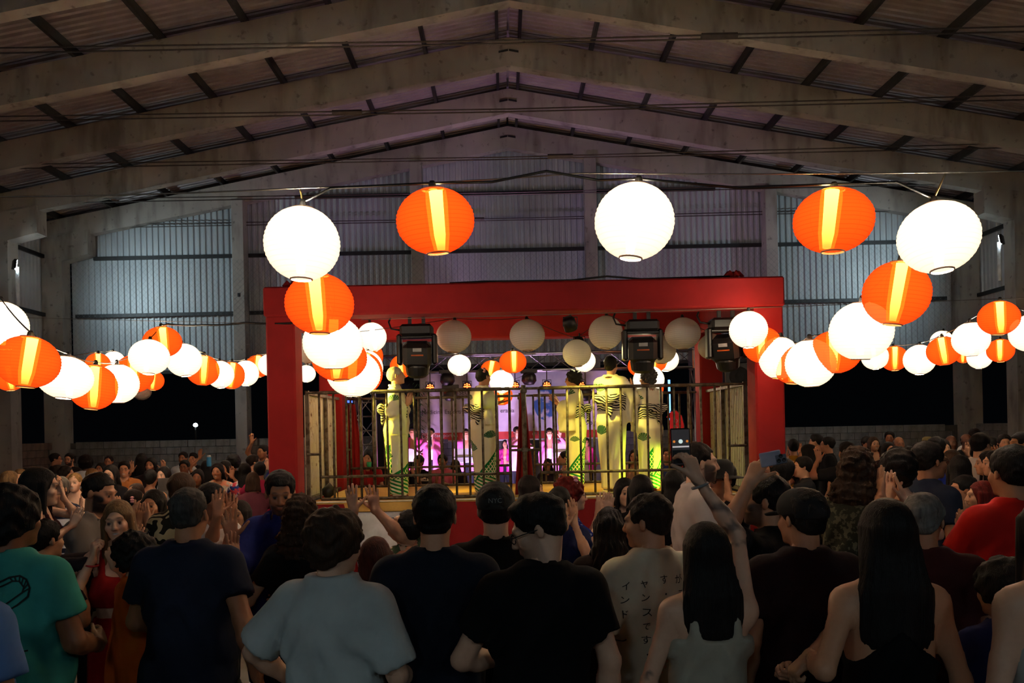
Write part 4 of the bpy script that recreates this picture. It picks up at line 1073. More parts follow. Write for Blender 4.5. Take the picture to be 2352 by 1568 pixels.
    def leg_f(P, off=0.):
        X = P.copy(); X[:, 0] = np.abs(X[:, 0]); h_, k_, a_ = [A(*v) for v in LEGS]
        d_ = smin(cone(X, h_, k_, .082*fz+off, .055+off), cone(X, k_, k_+(a_-k_)*.3, .053+off, .055+off), .02); return smin(d_, cone(X, k_+(a_-k_)*.25, a_, .055+off, .036+off), .02)
    def torso_f(P, off=0.):
        d_ = loft(P, tor, 2.3, off); X = P.copy(); X[:, 0] = np.abs(X[:, 0])
        d_ = smin(d_, ell(X, (sh-.005, -.008, 1.395), (.062+off, .058+off, .065+off)), .05)
        d_ = smin(d_, cone(X, A(sh-.03, -.012, 1.42), A(.03, -.018, 1.485), .035+off, .04+off), .04)
        if sex == 'f': d_ = smin(d_, ell(X, (.068, .085, 1.245), (.062+off, .055+off, .062+off)), .04)
        if fat > 1.1: d_ = smin(d_, ell(P, (0, .07, 1.04), (.15*fz, .12*fz, .16)), .05)
        return d_
    nA, nB = A(0, -.018, 1.42), (hp+(RH@A(0, -.022, -.045))*hs).astype(np.float32)
    nr = .056 if sex == 'm' else .047
    def neck_f(P, off=0.): return cone(P, nA, nB, nr*1.08+off, nr*.98+off)
    parts = []
    bare = q.get('bare', False)
    # torso and legs under the clothes (fine only where skin shows)
    f_core = lambda P: smin(smin(torso_f(P, 0. if bare else -.012), neck_f(P), .03), leg_f(P, -.006), .04)
    zl = .0 if legs == 'stand' else .45
    parts.append(mesh_sdf(f_core, (-.34, -.26, .05 if legs == 'stand' else .42), (.34, .26 if legs == 'stand' else .56, 1.56), hb if bare else .045))
    for a in arms:
        pts = np.stack([a['S'], a['E'], a['W']])
        parts.append(mesh_sdf(lambda P: smin(arm_f(P, a), torso_f(P, -.004 if bare else -.014), .03) if bare else arm_f(P, a), pts.min(0)-.075, pts.max(0)+.075, hb*.95))
        pts = np.stack([v for pr in a['pr'] for v in pr[:2]]); parts.append(mesh_sdf(lambda P: hand_fn(P, a), pts.min(0)-.03, pts.max(0)+.03, hg))
    fh = lambda P: smin(head_f(toH(P), q)*hs, neck_f(P), .022)
    cz = hp[2]; ext_ = .15*hs
    nb0 = sum(len(v) for v, _ in parts)
    parts.append(mesh_sdf(fh, hp-A(ext_, ext_, .165*hs), hp+A(ext_, ext_, .15*hs), hh))
    V, Q = join(parts); sk_c = SKINS[skin]
    C = np.repeat(np.array([sk_c], np.float32), len(V), 0)
    C[nb0:] = head_cols(toH(V[nb0:].astype(np.float32)), sk_c, q)
    if q.get('tattoo'):
        for a in arms:
            m_ = cone(V.astype(np.float32), a['E'], a['W'], .07, .05) < 0
            tt = np.clip(lattice(V.astype(np.float32), 55, 1.)*2.4, 0, 1)*m_*.75; C = C*(1-tt[:, None])+np.array([.03, .035, .04])*tt[:, None]
    me = np_mesh('body', V, Q, M_SKIN, C); link('body', me, root)
    # hair
    if hair not in ('none', 'buzz'):
        hf = hair_f(hair, q); Lh = q.get('hl', .30)
        b0 = {'long': Lh, 'longwavy': Lh, 'longcurly': Lh, 'pony': Lh, 'bob': .13}.get(hair, .15)
        v, f_ = mesh_sdf(hf, (-.19, -.24, -b0-.04), (.19, .15, .21), hhr)
        if len(v): v = (v*hs)@RH.T+hp; link('hair', np_mesh('hair', v, f_, hair_mat(hc)), root)
    # shirt
    fold = {0: 0., 1: .010, 2: .020}[det]
    lo_ = q.get('loose', .024)
    def folds(P):
        x, y, z = P[:, 0], P[:, 1], P[:, 2]; sd_ = q['seed']
        return (np.sin(x*27+np.sin(z*8+sd_)*2.6+z*6*np.sign(x)+sd_)*np.clip((1.36-z)/.35, 0, 1)+np.sin((z*1.0+np.abs(x)*1.5)*34+sd_+np.sin(x*20))*np.clip(1-np.abs(z-1.22)/.18, 0, 1)*.9)*fold*.6*np.clip((.27-np.abs(x))/.06, 0, 1) if fold else 0.
    info = {}
    if shirt != 'none':
        wst = [(hem-.02, tor[1][1]+.012, tor[1][2]+.012, -.006), (.98, max(tor[1][1], .16)*1.0, tor[1][2]+.004, -.004), (1.12, max(tor[2][1]*1.06, tor[1][1]*.93), max(tor[2][2], tor[1][2]*.95), 0)]+tor[3:] if shirt in ('tee', 'polo', 'longtee', 'open', 'happi') else tor
        if shirt == 'happi': wst = [(hem-.02, .20*fz, .15*fz, 0), (1.0, .19*fz, .14*fz, 0), (1.2, .185*fz, .13*fz, 0)]+tor[4:]
        tz = {'tank': 1.36, 'halter': 1.33, 'crop': 1.36}.get(shirt)
        def shirt_f(P):
            X = P.copy(); X[:, 0] = np.abs(X[:, 0])
            d_ = loft(P, wst, 2.3, lo_*.75)
            if sex == 'f': d_ = smin(d_, ell(X, (.068, .085, 1.245), (.062+.014, .055+.014, .062+.014)), .05)
            if fat > 1.1: d_ = smin(d_, ell(P, (0, .07, 1.04), (.15*fz+.02, .12*fz+.02, .18)), .05)
            if tz is None:
                d_ = smin(d_, ell(X, (sh-.005, -.008, 1.395), (.066+lo_*.4, .062+lo_*.4, .066+lo_*.3)), .05)
                d_ = smin(d_, cone(X, A(sh-.03, -.012, 1.42), A(.03, -.018, 1.485), .035+.012, .04+.010), .04)
                for a in arms:
                    if sleeve > 1.0:
                        e = smin(cone(P, a['S'], a['E'], .058*am+lo_*.6, .048*am+lo_*.6), cone(P, a['E'], a['E']+(a['W']-a['E'])*(sleeve-1), .048*am+lo_*.6, .042*am+lo_*.6), .03)
                    else:
                        B_ = a['S']+(a['E']-a['S'])*sleeve; e = cone(P, a['S'], B_, .058*am+lo_*.55, .053*am+lo_*.9)
                        ax_ = (a['E']-a['S'])/np.linalg.norm(a['E']-a['S']); e = np.maximum(e, (P-B_)@ax_-.004)
                    d_ = smin(d_, e, .035)
            d_ = d_+folds(P)
            d_ = np.maximum(d_, hem-P[:, 2])
            if tz is None:
                nk = cone(P, A(0, .008, 1.455), nB, nr+(.012 if shirt != 'polo' else .004), nr+.012); d_ = np.maximum(d_, -nk)
                if shirt == 'polo': d_ = smin(d_, np.maximum(np.maximum(cone(P, nA, nB, nr*1.1+.016, nr+.018), -cone(P, nA, nB, nr*1.1+.006, nr+.006)), np.abs(P[:, 2]-1.475-.25*np.clip(-P[:, 1], -.05, .1))-.022), .006)
                if shirt == 'happi': d_ = np.maximum(d_, -np.maximum(np.abs(P[:, 0])-.045-.03*np.clip(P[:, 2]-1.2, 0, 1), -P[:, 1]))
            elif shirt in ('tank', 'crop'):
                d_ = np.where(P[:, 2] > 1.27, np.minimum(d_, torso_f(P, .007)), d_)
                d_ = np.where(P[:, 2] > 1.31, np.maximum(d_, np.abs(np.abs(P[:, 0])-.085)-.022), d_)
            else:
                d_ = np.maximum(d_, np.abs(P[:, 0])-(.165-1.1*np.clip(P[:, 2]-1.18, 0, .15)))
                d_ = np.where(P[:, 2] > 1.45, .05, d_)
            return d_
        pts = np.stack([np.concatenate([A(-.36, -.26, hem-.05)[None], A(.36, .27, 1.56)[None]])[0], A(.36, .27, 1.56)]+[a[k] for a in arms for k in ('S', 'E')]+([a['W'] for a in arms] if sleeve > 1 else []))
        v, f_ = mesh_sdf(shirt_f, pts.min(0)-.02-(.06 if tz is None else 0), pts.max(0)+.02+(.06 if tz is None else 0), hb*.95)
        link({'tank': 'tank_top', 'halter': 'halter_top', 'crop': 'crop_top', 'happi': 'happi_coat', 'polo': 'polo_shirt'}.get(shirt, 'shirt'), np_mesh('shirt', v, f_, cloth_mat(sk, sc, sc2)), root)
        info['shirt_f'] = shirt_f
    if bottom in ('trousers', 'shorts'):
        cutz = .10 if bottom == 'trousers' else .48
        bf = lambda P: np.maximum(np.maximum(smin(loft(P, [t_ for t_ in tor if t_[0] < 1.1], 2.3, .008), leg_f(P, .018), .04), P[:, 2]-1.02), (cutz if legs == 'stand' else 0)-P[:, 2])
        v, f_ = mesh_sdf(bf, (-.30, -.24, .06 if legs == 'stand' else .40), (.30, .24 if legs == 'stand' else .56, 1.08), max(hb*1.5, .034))
        link(bottom, np_mesh(bottom, v, f_, cloth_mat(bk, bc)), root)
    elif bottom == 'skirt':
        bl = q.get('skirt_z', .25)
        bf = lambda P: np.maximum(loft(P, [(bl-.05, .24, .21, 0), (.6, .185, .15, 0), (.92, .176*fz, .13*fz, -.01), (1.06, .14*fz, .105*fz, 0), (1.1, .13*fz, .1*fz, 0)], 2.1, .010)+np.sin(np.arctan2(P[:, 0], P[:, 1])*14)*.006*np.clip((.95-P[:, 2])*2, 0, 1), np.maximum(bl-P[:, 2], P[:, 2]-1.07))
        v, f_ = mesh_sdf(bf, (-.3, -.28, bl-.06), (.3, .28, 1.12), max(hb*1.2, .02)); link('skirt', np_mesh('skirt', v, f_, cloth_mat(bk, bc)), root)
    if foot and legs == 'stand':
        for sx in (-1, 1): link('shoe', shoe_mesh(q.get('shoec', '#1a1818')), root, (sx*.105, -.015, 0), (0, 0, -sx*.12))
    RM = Matrix(RH.tolist()).to_4x4(); HM = Matrix.Translation(hp.tolist()) @ RM @ Matrix.Scale(hs, 4)
    def onhead(name, mb, mat, smooth=False):
        o = mb.obj(name, mat, root, smooth); o.matrix_local = HM; return o
    if q.get('glasses'):
        g = MB()
        for sx in (-1, 1):
            g.tube([(sx*.031+.024*math.cos(k*PI/6), .107-.012*abs(.024*math.cos(k*PI/6)+.031)/.03*.5, -.003+.018*math.sin(k*PI/6)) for k in range(13)], .0022, 5)
            g.tube([(sx*.055, .098, .003), (sx*.079, .05, .004), (sx*.083, -.012, .0)], .002, 5)
        g.tube([(-.008, .108, .002), (.008, .108, .002)], .002, 5); onhead('eyeglasses', g, M_BLACK, True)
    if q.get('cap'):
        c_ = q['cap']; R_ = (.090, .112, .098)
        cf = lambda P: np.maximum(smin(ell(P, (0, -.018, .032), R_), ell(P, (0, .02, .05), (.082, .08, .07)), .03), -(P[:, 2]-.018+P[:, 1]*.05+np.where(P[:, 1] < -.04, .014, 0)))
        v, f_ = mesh_sdf(cf, (-.13, -.16, -.03), (.13, .14, .16), .008)
        # visor points back when worn backwards
        o = link('cap', np_mesh('cap', v, f_, plain('cap_'+c_, c_, .85)), root); o.matrix_local = HM
        vy = 1 if not q.get('backward') else -1
        vf = lambda P: np.maximum(ell(P, (0, vy*.105, .012), (.075, .085, .03)), np.maximum(np.abs(P[:, 2]-.022+abs(vy)*.25*np.clip(vy*P[:, 1]-.09, 0, .2))-.006, -(vy*P[:, 1]-.06)))
        v, f_ = mesh_sdf(vf, (-.1, -.2, -.05), (.1, .2, .06), .006)
        if len(v): o2 = link('visor', np_mesh('visor', v, f_, plain('cap_'+c_, c_, .85)), root); o2.matrix_local = HM
        info['HM'] = HM
    if q.get('hat'):
        onhead('hat', MB().lathe([(0, .15), (.05, .148), (.085, .12), (.096, .04), (.098, .03), (.16, .022), (.165, .015), (.095, .02)], 24), plain('hat_'+q['hat'], q['hat'], .85), True)
    if q.get('flower'):
        fm = MB(); fx, fy, fz_ = q.get('fpos', (.05, -.07, .085))
        for k in range(6):
            a = k*PI/3; c = Vector((fx+.026*math.cos(a), fy-.0, fz_+.026*math.sin(a)))
            fm.lathe([(0, -.012), (.016, -.006), (.020, .004), (.012, .012), (0, .014)], 8, c)
        onhead('hair_flower', fm, plain('petal_'+q['flower'], q['flower'], .7), True)
    if q.get('necklace'):
        link('necklace', MB().tube([((nr+.016)*math.cos(k*PI/12), -.018+(nr+.016)*math.sin(k*PI/12), 1.478+.012*math.sin(k*PI/12+PI)) for k in range(25)], .003, 5).mesh('necklace', plain('chain', '#b8a888', .3, .9)), root)
    if q.get('bracelet'):
        a = arms[q.get('bside', 1)]; c = Vector((a['W']-a['z']*.03).tolist()); z_ = Vector(a['z'].tolist()); u_ = z_.orthogonal().normalized(); w_ = z_.cross(u_)
        link('bracelet', MB().tube([c+(u_*math.cos(k*PI/8)+w_*math.sin(k*PI/8))*.034 for k in range(17)], .006, 6).mesh('bracelet', plain('br_'+q['bracelet'], q['bracelet'], .5)), root)
    info.update(root=root, arms=arms, s=s, HM=HM, M=Mi.inverted(), RH=RH, hp=hp)
    return info
def decal(info, me, name, mat, cx, cz, back=True, off=.004, part_of='root'):
    """press a flat lettering mesh (x, y) onto the back of the shirt around (cx, cz)"""
    f = info['shirt_f']; n = len(me.vertices); co = np.zeros(n*3, np.float32); me.vertices.foreach_get('co', co); co = co.reshape(-1, 3)
    P = np.zeros((n, 3), np.float32); P[:, 0] = cx+co[:, 0]; P[:, 2] = cz+co[:, 1]; P[:, 1] = -.45
    for _ in range(26): P[:, 1] += np.clip(f(P), -.05, .08)*.8
    P[:, 1] -= off; me.vertices.foreach_set('co', P.ravel()); me.materials.clear(); me.materials.append(mat); me.update()
    return link(name, me, info['root'])
# ================================================================== DANCERS ON THE STAGE
def yukata_mat(seed, tone):
    t = T('yukata_cloth'); u = E(t.t, t.attr('u').outputs['Fac']); v = E(t.t, t.attr('v').outputs['Fac'])
    rnd = random.Random(seed); n = t.noise(4, 4)
    base = t.mix(t.ramp(n, .3, .7), lin(tone), tuple(min(1, c*1.06) for c in lin(tone)))
    green, dk = lin('#1f8a3c'), lin('#3f6b4c')
    # zigzag waves of green lattice round the hem
    zz = (u*1.9+seed*.37).fr()
    edge = v-(zz*.40+.28+((u*3.1+seed*2).sin())*.10)
    la = (((u*14+v*14).fr()-.5).abs()).lt(.36)*((((u*14-v*14)).fr()-.5).abs()).lt(.36)
    st = (((u*5+v*20).fr()-.5).abs()).lt(.25)
    low = t.mix(v.lt(.25), t.mix(la, base, green), t.mix(st, base, green))
    c = t.mix(edge.lt(0)*((u+seed).sin().gt(-.7)), base, low)
    c = t.mix(edge.abs().lt(.022)*((u+seed).sin().gt(-.7)), c, lin('#14793a'))
    # shell fans
    for k in range(10):
        cu, cv, R = rnd.uniform(-.5, .5), (rnd.uniform(.52, .80) if k < 6 else rnd.uniform(1.28, 1.42)), rnd.uniform(.08, .125)
        du, dv = u-cu, v-cv; r = (du*du+dv*dv).sq(); an = du.at2(dv)
        c = t.mix(r.lt(R)*an.abs().lt(1.25)*(((an*3).fr()-.5).abs().lt(.42)), c, dk)
    t.set(Base_Color=c, Roughness=.85, Specular_IOR_Level=.2); t.bump(t.noise(5, 3, stretch=(1, 1, .25)), .4, .04)
    return t.mat
t = T('obi_cloth'); x, y, z = t.xyz(); w_ = (z*26+(x*9).sin()*1.2+(y*8).sin()*1.3+t.noise(4, 2)*5).fr()
t.set(Base_Color=t.mix(w_.lt(.52), lin('#e6e2cc'), lin('#0b0b0b')), Roughness=.8); M_OBI = t.mat
def dancer(label, px, top, d, rz, tone, seed, bow=True, **k):
    i = person(label, px, top, d, rz, sex='f', shirt='none', bottom='none', det=2, zf=ZS, foot=False, group='dancers in yellow robes', skin=k.pop('skin', 1), **k)
    arms, root = i['arms'], i['root']
    tab = [(.045, .135, .115, .01), (.35, .142, .122, .005), (.70, .165, .138, -.008), (.91, .186, .152, -.016), (1.1, .158, .122, 0), (1.27, .172, .128, .004), (1.38, .165, .112, -.004), (1.44, .125, .085, -.012), (1.49, .068, .068, -.02)]
    def robe(P):
        d_ = loft(P, tab, 2.3, .012); X = P.copy(); X[:, 0] = np.abs(X[:, 0])
        d_ = smin(d_, ell(X, (.068, .07, 1.25), (.07, .07, .075)), .05)
        d_ = smin(d_, cone(X, A(.13, -.012, 1.41), A(.03, -.02, 1.475), .055, .055), .05)
        for a in arms:
            We = a['E']+(a['W']-a['E'])*.72
            e = smin(cone(P, a['S'], a['E'], .082, .085), cone(P, a['E'], We, .085, .095), .04)
            p0 = (a['S']+(a['E']-a['S'])*.55); ab = (We-p0)[:2]; L2 = float(ab@ab)+1e-6
            tt = np.clip(((P[:, :2]-p0[:2])@ab)/L2, 0, 1); c2 = p0[:2]+tt[:, None]*ab
            hd = np.sqrt(((P[:, :2]-c2)**2).sum(1)); zz = p0[2]+(We[2]-p0[2])*tt; lowz = min(a['E'][2], We[2])-.30
            pan = np.maximum(np.maximum(hd-.045-.008*np.sin(P[:, 2]*30+tt*9), lowz-P[:, 2]), P[:, 2]-zz)
            e = smin(e, pan, .05)
            fd = (We-a['E'])/np.linalg.norm(We-a['E']); e = np.maximum(e, (P-We)@fd)
            d_ = smin(d_, e, .035)
        th = np.arctan2(P[:, 0], -P[:, 1])
        d_ = d_+.005*np.sin(th*11+np.sin(P[:, 2]*7)*1.5)*np.clip((1.0-P[:, 2])*2, 0, 1)
        d_ = np.maximum(d_, .05-P[:, 2])
        return np.maximum(d_, -cone(P, A(0, -.05, 1.45), A(0, -.045, 1.56), .055, .085))
    pts = np.stack([A(-.32, -.28, .02), A(.32, .28, 1.56)]+[a[q_] for a in arms for q_ in ('S', 'E', 'W')])
    v, f = mesh_sdf(robe, pts.min(0)-.13, pts.max(0)+.13, .0145)
    th = np.arctan2(v[:, 0], -v[:, 1])
    link('yukata', np_mesh('yukata', v, f, yukata_mat(seed, tone), None, {'u': th*.19+(seed*.13), 'v': v[:, 2]}), root)
    ob = lambda P: np.maximum(np.abs(P[:, 2]-1.155-.03*P[:, 1])-.105, loft(P, tab, 2.3, .026)+.003*np.sin(P[:, 2]*60))
    v, f = mesh_sdf(ob, (-.26, -.24, 1.0), (.26, .26, 1.32), .013); link('obi_sash', np_mesh('obi_sash', v, f, M_OBI), root)
    if bow:
        bw = lambda P: smin(np.minimum(ell(P, (-.085, -.205, 1.19), (.105, .05, .062), np.array(Matrix.Rotation(.45, 3, 'Y'), np.float32)), ell(P, (.085, -.205, 1.19), (.105, .05, .062), np.array(Matrix.Rotation(-.45, 3, 'Y'), np.float32))), smin(ell(P, (0, -.19, 1.17), (.045, .05, .05)), ell(P, (.05, -.19, 1.06), (.04, .02, .10)), .02), .015)
        v, f = mesh_sdf(bw, (-.24, -.29, .9), (.24, -.1, 1.32), .012); link('obi_bow', np_mesh('obi_bow', v, f, M_OBI), root)
    col = MB()
    col.tube([(-.055, .10, 1.36), (-.068, .03, 1.44), (-.06, -.05, 1.492), (0, -.085, 1.50), (.06, -.05, 1.492), (.068, .03, 1.44), (.02, .115, 1.33)], .017, 8)
    col.obj('collar', cloth_mat('plain', '#efe9d6'), root, True)
    for sx in (-1, 1):
        f_ = empty('sandal', (sx*.075, .01, 0)); f_.parent = root
        MB().box(-.04, .04, -.11, .13, 0, .03, .008).obj('sole', plain('sandal_sole', '#7a1c1c' if seed % 2 else '#c9b98a', .6), f_)
        MB().tube([(0, -.08, .055), (0, .05, .05), (0, .10, .042)], [.034, .034, .026], 10).obj('white_sock', plain('tabi', '#e8e2cf', .8), f_, True)
    return i
dancer('silver-haired dancer in a yellow robe clapping, nearest the left gate', 908, 842, 10.0, -80, '#f2ecc8', 1, hair='updo', hc='silver', skin=1, face=1, smile=1,
       L=dict(w=pix(940, 925, 10.05), pose='flat', zw=(.35, .2, .9), nw=(0, -1, 0)), R=dict(w=pix(935, 928, 9.9), pose='flat', zw=(.35, .1, .9), nw=(0, 1, 0)), head=(0, -6, 0))
dancer('dark-haired dancer with a pink hair flower, seen from behind', 1108, 846, 10.15, -38, '#efe8cc', 2, hair='updo', hc='black', flower='#b06a86', fpos=(.06, -.06, .085), fat=1.15, skin=2,
       L=dict(w=pix(1120, 925, 10.5), pose='flat', zw=(.7, .4, .3), nw=(0, .3, -1)), R=dict(w=pix(1143, 925, 10.0), pose='open', zw=(.9, .2, .15), nw=(0, 0, 1)), head=(-8, 4, 0))
dancer('slim dancer in a yellow robe facing left with hands raised', 1318, 853, 11.0, 78, '#efe6c4', 3, hair='wavy', hc='black', skin=2, face=1, glasses=1,
       L=dict(w=pix(1280, 925, 10.9), pose='flat', zw=(-.7, .1, .65), nw=(0, 1, 0)), R=dict(w=pix(1283, 928, 11.1), pose='flat', zw=(-.7, .1, .65), nw=(0, -1, 0)))
dancer('tallest dancer, dark updo, seen from behind with hands raised right', 1402, 818, 10.1, -28, '#efe9ca', 4, hair='updo', hc='black', skin=1,
       L=dict(w=pix(1437, 900, 10.45), pose='open', zw=(.1, 0, 1), nw=(1, 0, 0)), R=dict(w=pix(1452, 898, 10.35), pose='open', zw=(-.05, 0, 1), nw=(-1, 0, 0)))
dancer('dancer with grey curly hair and eyeglasses at the right end of the row', 1488, 850, 10.2, 25, '#f2ead0', 5, hair='curly', hc='salt', skin=1, glasses=1, fat=1.08, L='clap', R='clap', head=(35, 0, 0))

# ================================================================== BAND MEMBERS
def band(label, px, top, d, rz=180, **k): return person(label, px, top, d, rz, zf=ZP, shirt='happi', sc=k.pop('sc', '#e87ac0'), hem=.72, sleeve=k.pop('sleeve', 1.75), det=k.pop('det', 1), group='musicians in pink coats', bottom='trousers', bc='#1c1c22', **k)
g_ = band('guitarist in a bright pink coat left of the singer', 948, 980, 17.9, rz=172, hair='short', hc='black', sc='#d8489a', L='play', R='play')
band('singer in a pink coat with a microphone before the banner', 990, 983, 17.6, rz=178, sex='f', hair='updo', hc='black', skin=5, R='mic', face=1)
band('musician in a pink coat at the music stand left of centre', 1070, 985, 18.0, rz=188, hair='short', L='bent', R='bent', skin=1)
band('clapping musician in a pale pink coat and jeans', 1187, 980, 17.6, rz=200, hair='short', hc='dark', sc='#f0a0d2', L='claphigh', R='claphigh', skin=5)
band('shorter musician in a magenta coat behind the clapping one', 1160, 1010, 18.6, rz=170, sex='f', hair='bob', sc='#d8389a', L='bent', R='bent')
band('musician in a pink coat waving a hand right of the red cloth', 1262, 983, 17.5, rz=175, sex='f', hair='short', hc='black', L='wave', R='down', skin=5, sc='#f08ad0')
band('musician in a magenta coat farthest right beside a chair', 1347, 1006, 18.2, rz=180, hair='short', sc='#d8389a', L='down', R='down')
# guitar held by the guitarist
gm = g_['M']; gt = thing('electric_guitar', 'pale electric guitar held by the guitarist in pink', 'guitar', gm @ Vector((0, .22, 1.08)), math.radians(172))
v, f = mesh_sdf(lambda P: np.maximum(smin(ell(P, (-.02, 0, 0), (.15, 9, .17)), ell(P, (.13, 0, .01), (.13, 9, .13)), .05), np.abs(P[:, 1])-.02), (-.25, -.04, -.22), (.32, .04, .22), .014)
link('guitar_body', np_mesh('guitar_body', v, f, plain('guitar_paint', '#c8c2c6', .25)), gt, rot=(0, .35, PI))
MB().tube([(-.1, -.03, .02), (-.75, -.03, .30)], .018, 6).obj('neck', plain('guitar_neck', '#4a2c1a', .4), gt); MB().box(-.84, -.74, -.04, -.02, .27, .36).obj('headstock', M_BLACK, gt)
mk = thing('microphone', 'black hand microphone at the singer\'s mouth', 'microphone', at(989, 1006, 17.32)); MB().tube([(0, 0, 0), (.02, -.03, -.18)], [.022, .014], 8).obj('handle', M_BLACK, mk, True); MB().lathe([(0, -.03), (.026, -.01), (.03, .012), (.018, .03), (0, .034)], 10).obj('grille', M_STEEL, mk, True)

# ================================================================== SPECTATORS BEHIND THE CAGE
GB = 'spectators behind the cage'
person('long-haired woman in red drinking from a green cup beside the ladder', 846, 1036, 12.8, 175, sex='f', hair='long', hc='black', skin=1, sc='#a82428', R='mouth', det=1, group=GB)
o = thing('cup', 'small green cup held by the woman in red', 'cup', at(848, 1068, 12.55)); MB().lathe([(0, -.05), (.03, -.05), (.04, .05), (.036, .05), (.028, -.044), (0, -.044)], 16).obj('cup_wall', plain('green_plastic', '#2fae6a', .4), o, True)
ph = person('photographer with a black camera behind the rear railing', 962, 1046, 12.7, 150, hair='short', hc='black', skin=2, sc='#15151a', L='claphigh', R='claphigh', det=1, group=GB)
cp = ph['M'] @ Vector((0, .24, 1.60)); o = thing('photo_camera', 'black camera held up by the photographer', 'camera', cp, math.radians(150)); MB().box(-.07, .07, -.04, .04, -.05, .05, .012).obj('camera_body', M_BLACK, o); MB().lathe([(0, 0), (.04, 0), (.042, .12), (.03, .125), (0, .11)], 16).obj('lens', M_BLACK, o, True, rot=(-PI/2, 0, 0))
person('clapping man in a pink polo shirt behind the rear railing', 1016, 1044, 12.9, 172, hair='short', hc='black', skin=2, shirt='polo', sc='#d8708c', L='clap', R='clap', det=1, face=1, fat=1.15, beard=.5, group=GB)
person('dark-haired person behind the man in the pink polo', 1046, 1056, 13.3, 20, sex='f', hair='long', hc='black', sc='#1a1820', det=0, group=GB)
person('person in a white cap low before the rear railing', 976, 1092, 12.25, 0, hair='short', cap='#d8d4cc', sc='#8c6248', skin=2, det=1, group=GB)
person('smiling long-haired woman left of the slim dancer\'s feet', 1258, 1053, 13.4, 165, sex='f', hair='long', hc='black', smile=1, sc='#2c2430', det=1, group=GB)
person('woman with tied dark hair in profile beside the slim dancer', 1297, 1036, 12.9, 95, sex='f', hair='bun', hc='black', shirt='tank', bare=True, sc='#4b5a78', sk='floral', det=1, group=GB)
person('long-haired woman between the tall and the grey-haired dancer', 1457, 1032, 13.0, 160, sex='f', hair='long', hc='black', sc='#b08a70', det=1, L='clap', R='clap', group=GB)
person('man with eyeglasses right of the grey-haired dancer', 1529, 1028, 13.2, 185, hair='short', hc='black', glasses=1, skin=2, sc='#26305c', det=1, group=GB)
# ================================================================== FRONT ROWS
def tube_decal(pts, r=.0035): return MB().tube([(x, y, 0) for x, y in pts], r, 4).mesh('print')
FR = 'people in the front rows'
i = person('man in a teal T-shirt with black line print, at left edge', 22, 1126, 3.3, -8, hair='wavy', hc='black', skin=3, sc='#3f9c92', det=2, fat=1.12, head=(-12, 0, 0), R='bent', L='bent', group=FR, necklace=0, loose=.034)
lm = plain('print_black', '#0d1a18', .8)
def cx_(px, py): p = i['M'].inverted() @ at(px, py, 3.15); return p.x, p.z
loop = [cx_(*p) for p in ((-40, 1350), (-5, 1337), (12, 1328), (32, 1325), (50, 1333), (60, 1352), (55, 1372), (38, 1390), (14, 1407), (-6, 1424), (-40, 1455))]
loop2 = [cx_(*p) for p in ((-40, 1362), (2, 1346), (20, 1336), (34, 1337), (46, 1350), (44, 1362), (18, 1385), (-8, 1410), (-40, 1440))]
decal(i, tube_decal(loop), 'line_print', lm, 0, 0); decal(i, tube_decal(loop2, .0028), 'line_print', lm, 0, 0)
for k in range(7):
    a, b = loop[2+k//2], loop2[2+k//2]; u = (k % 2)*.5
    p = [loop[2+k//2][j]*(1-u)+loop[3+k//2][j]*u for j in (0, 1)]; r_ = [loop2[2+k//2][j]*(1-u)+loop2[3+k//2][j]*u for j in (0, 1)]
    decal(i, tube_decal([p, r_], .0022), 'rope_stroke', lm, 0, 0)
decal(i, text_mesh('ins', .055, 'lettering'), 'lettering', lm, *cx_(30, 1462))
decal(i, tube_decal([cx_(*p) for p in ((10, 1494), (20, 1499), (40, 1498), (57, 1496))], .003), 'line_print', lm, 0, 0); decal(i, tube_decal([cx_(*p) for p in ((14, 1490), (24, 1492), (14, 1501), (34, 1504))], .0025), 'line_print', lm, 0, 0)
person('person in light blue at the bottom left corner, sleeve showing', -150, 1180, 2.5, 0, sex='f', hair='bob', hc='dark', sc='#5f86c4', det=1, group=FR, loose=.04, fat=1.15)
person('man carrying a small girl on his shoulders behind the teal shirt', 98, 1196, 4.35, -25, hair='short', hc='black', skin=1, sc='#1c1a1c', det=2, L=dict(w=(-.14, .13, 1.40), pose='grip', z=(.2, .2, 1)), R=dict(w=(.16, .13, 1.36), pose='grip', z=(-.2, .2, 1)), group=FR)
gm_ = at(88, 1082, 4.45)
i = person('small dark-haired girl riding on a man\'s shoulders at left', 88, 1082, 4.45, -72, sex='f', hair='bob', hc='black', skin=0, shirt='tank', bare=True, sc='#3a1c20', det=2, face=1, legs='sit', foot=False, Hn=1.12, hs=1.38, hem=.95, L='mouth', R='clap', bottom='trousers', bc='#231c22', group=FR, head=(0, 4, 0))
person('bespectacled woman in a navy and white striped shirt lifting a phone', 136, 1096, 7.6, 172, sex='f', hair='short', hc='grey', glasses=1, skin=1, sc='#c9c9cf', sc2='#20263c', sk='stripes_h', L='down', R=dict(w=pix(130, 1122, 7.35), pose='phone', zw=(0, 0, 1), nw=(0, 1, 0)), det=1, group=FR, fat=1.15)
o = thing('smartphone', 'dark phone held up by the woman in stripes', 'phone', at(121, 1107, 7.3)); MB().box(-.037, .037, -.004, .004, -.075, .075, .006).obj('phone_body', M_BLACK, o)
person('bearded man in a grey T-shirt looking right', 218, 1087, 5.1, -98, hair='buzzcut', hc='black', beard=1, skin=1, sc='#76706c', det=2, face=1, R='clap', L='belly', head=(0, 14, 0), group=FR, fat=1.06)
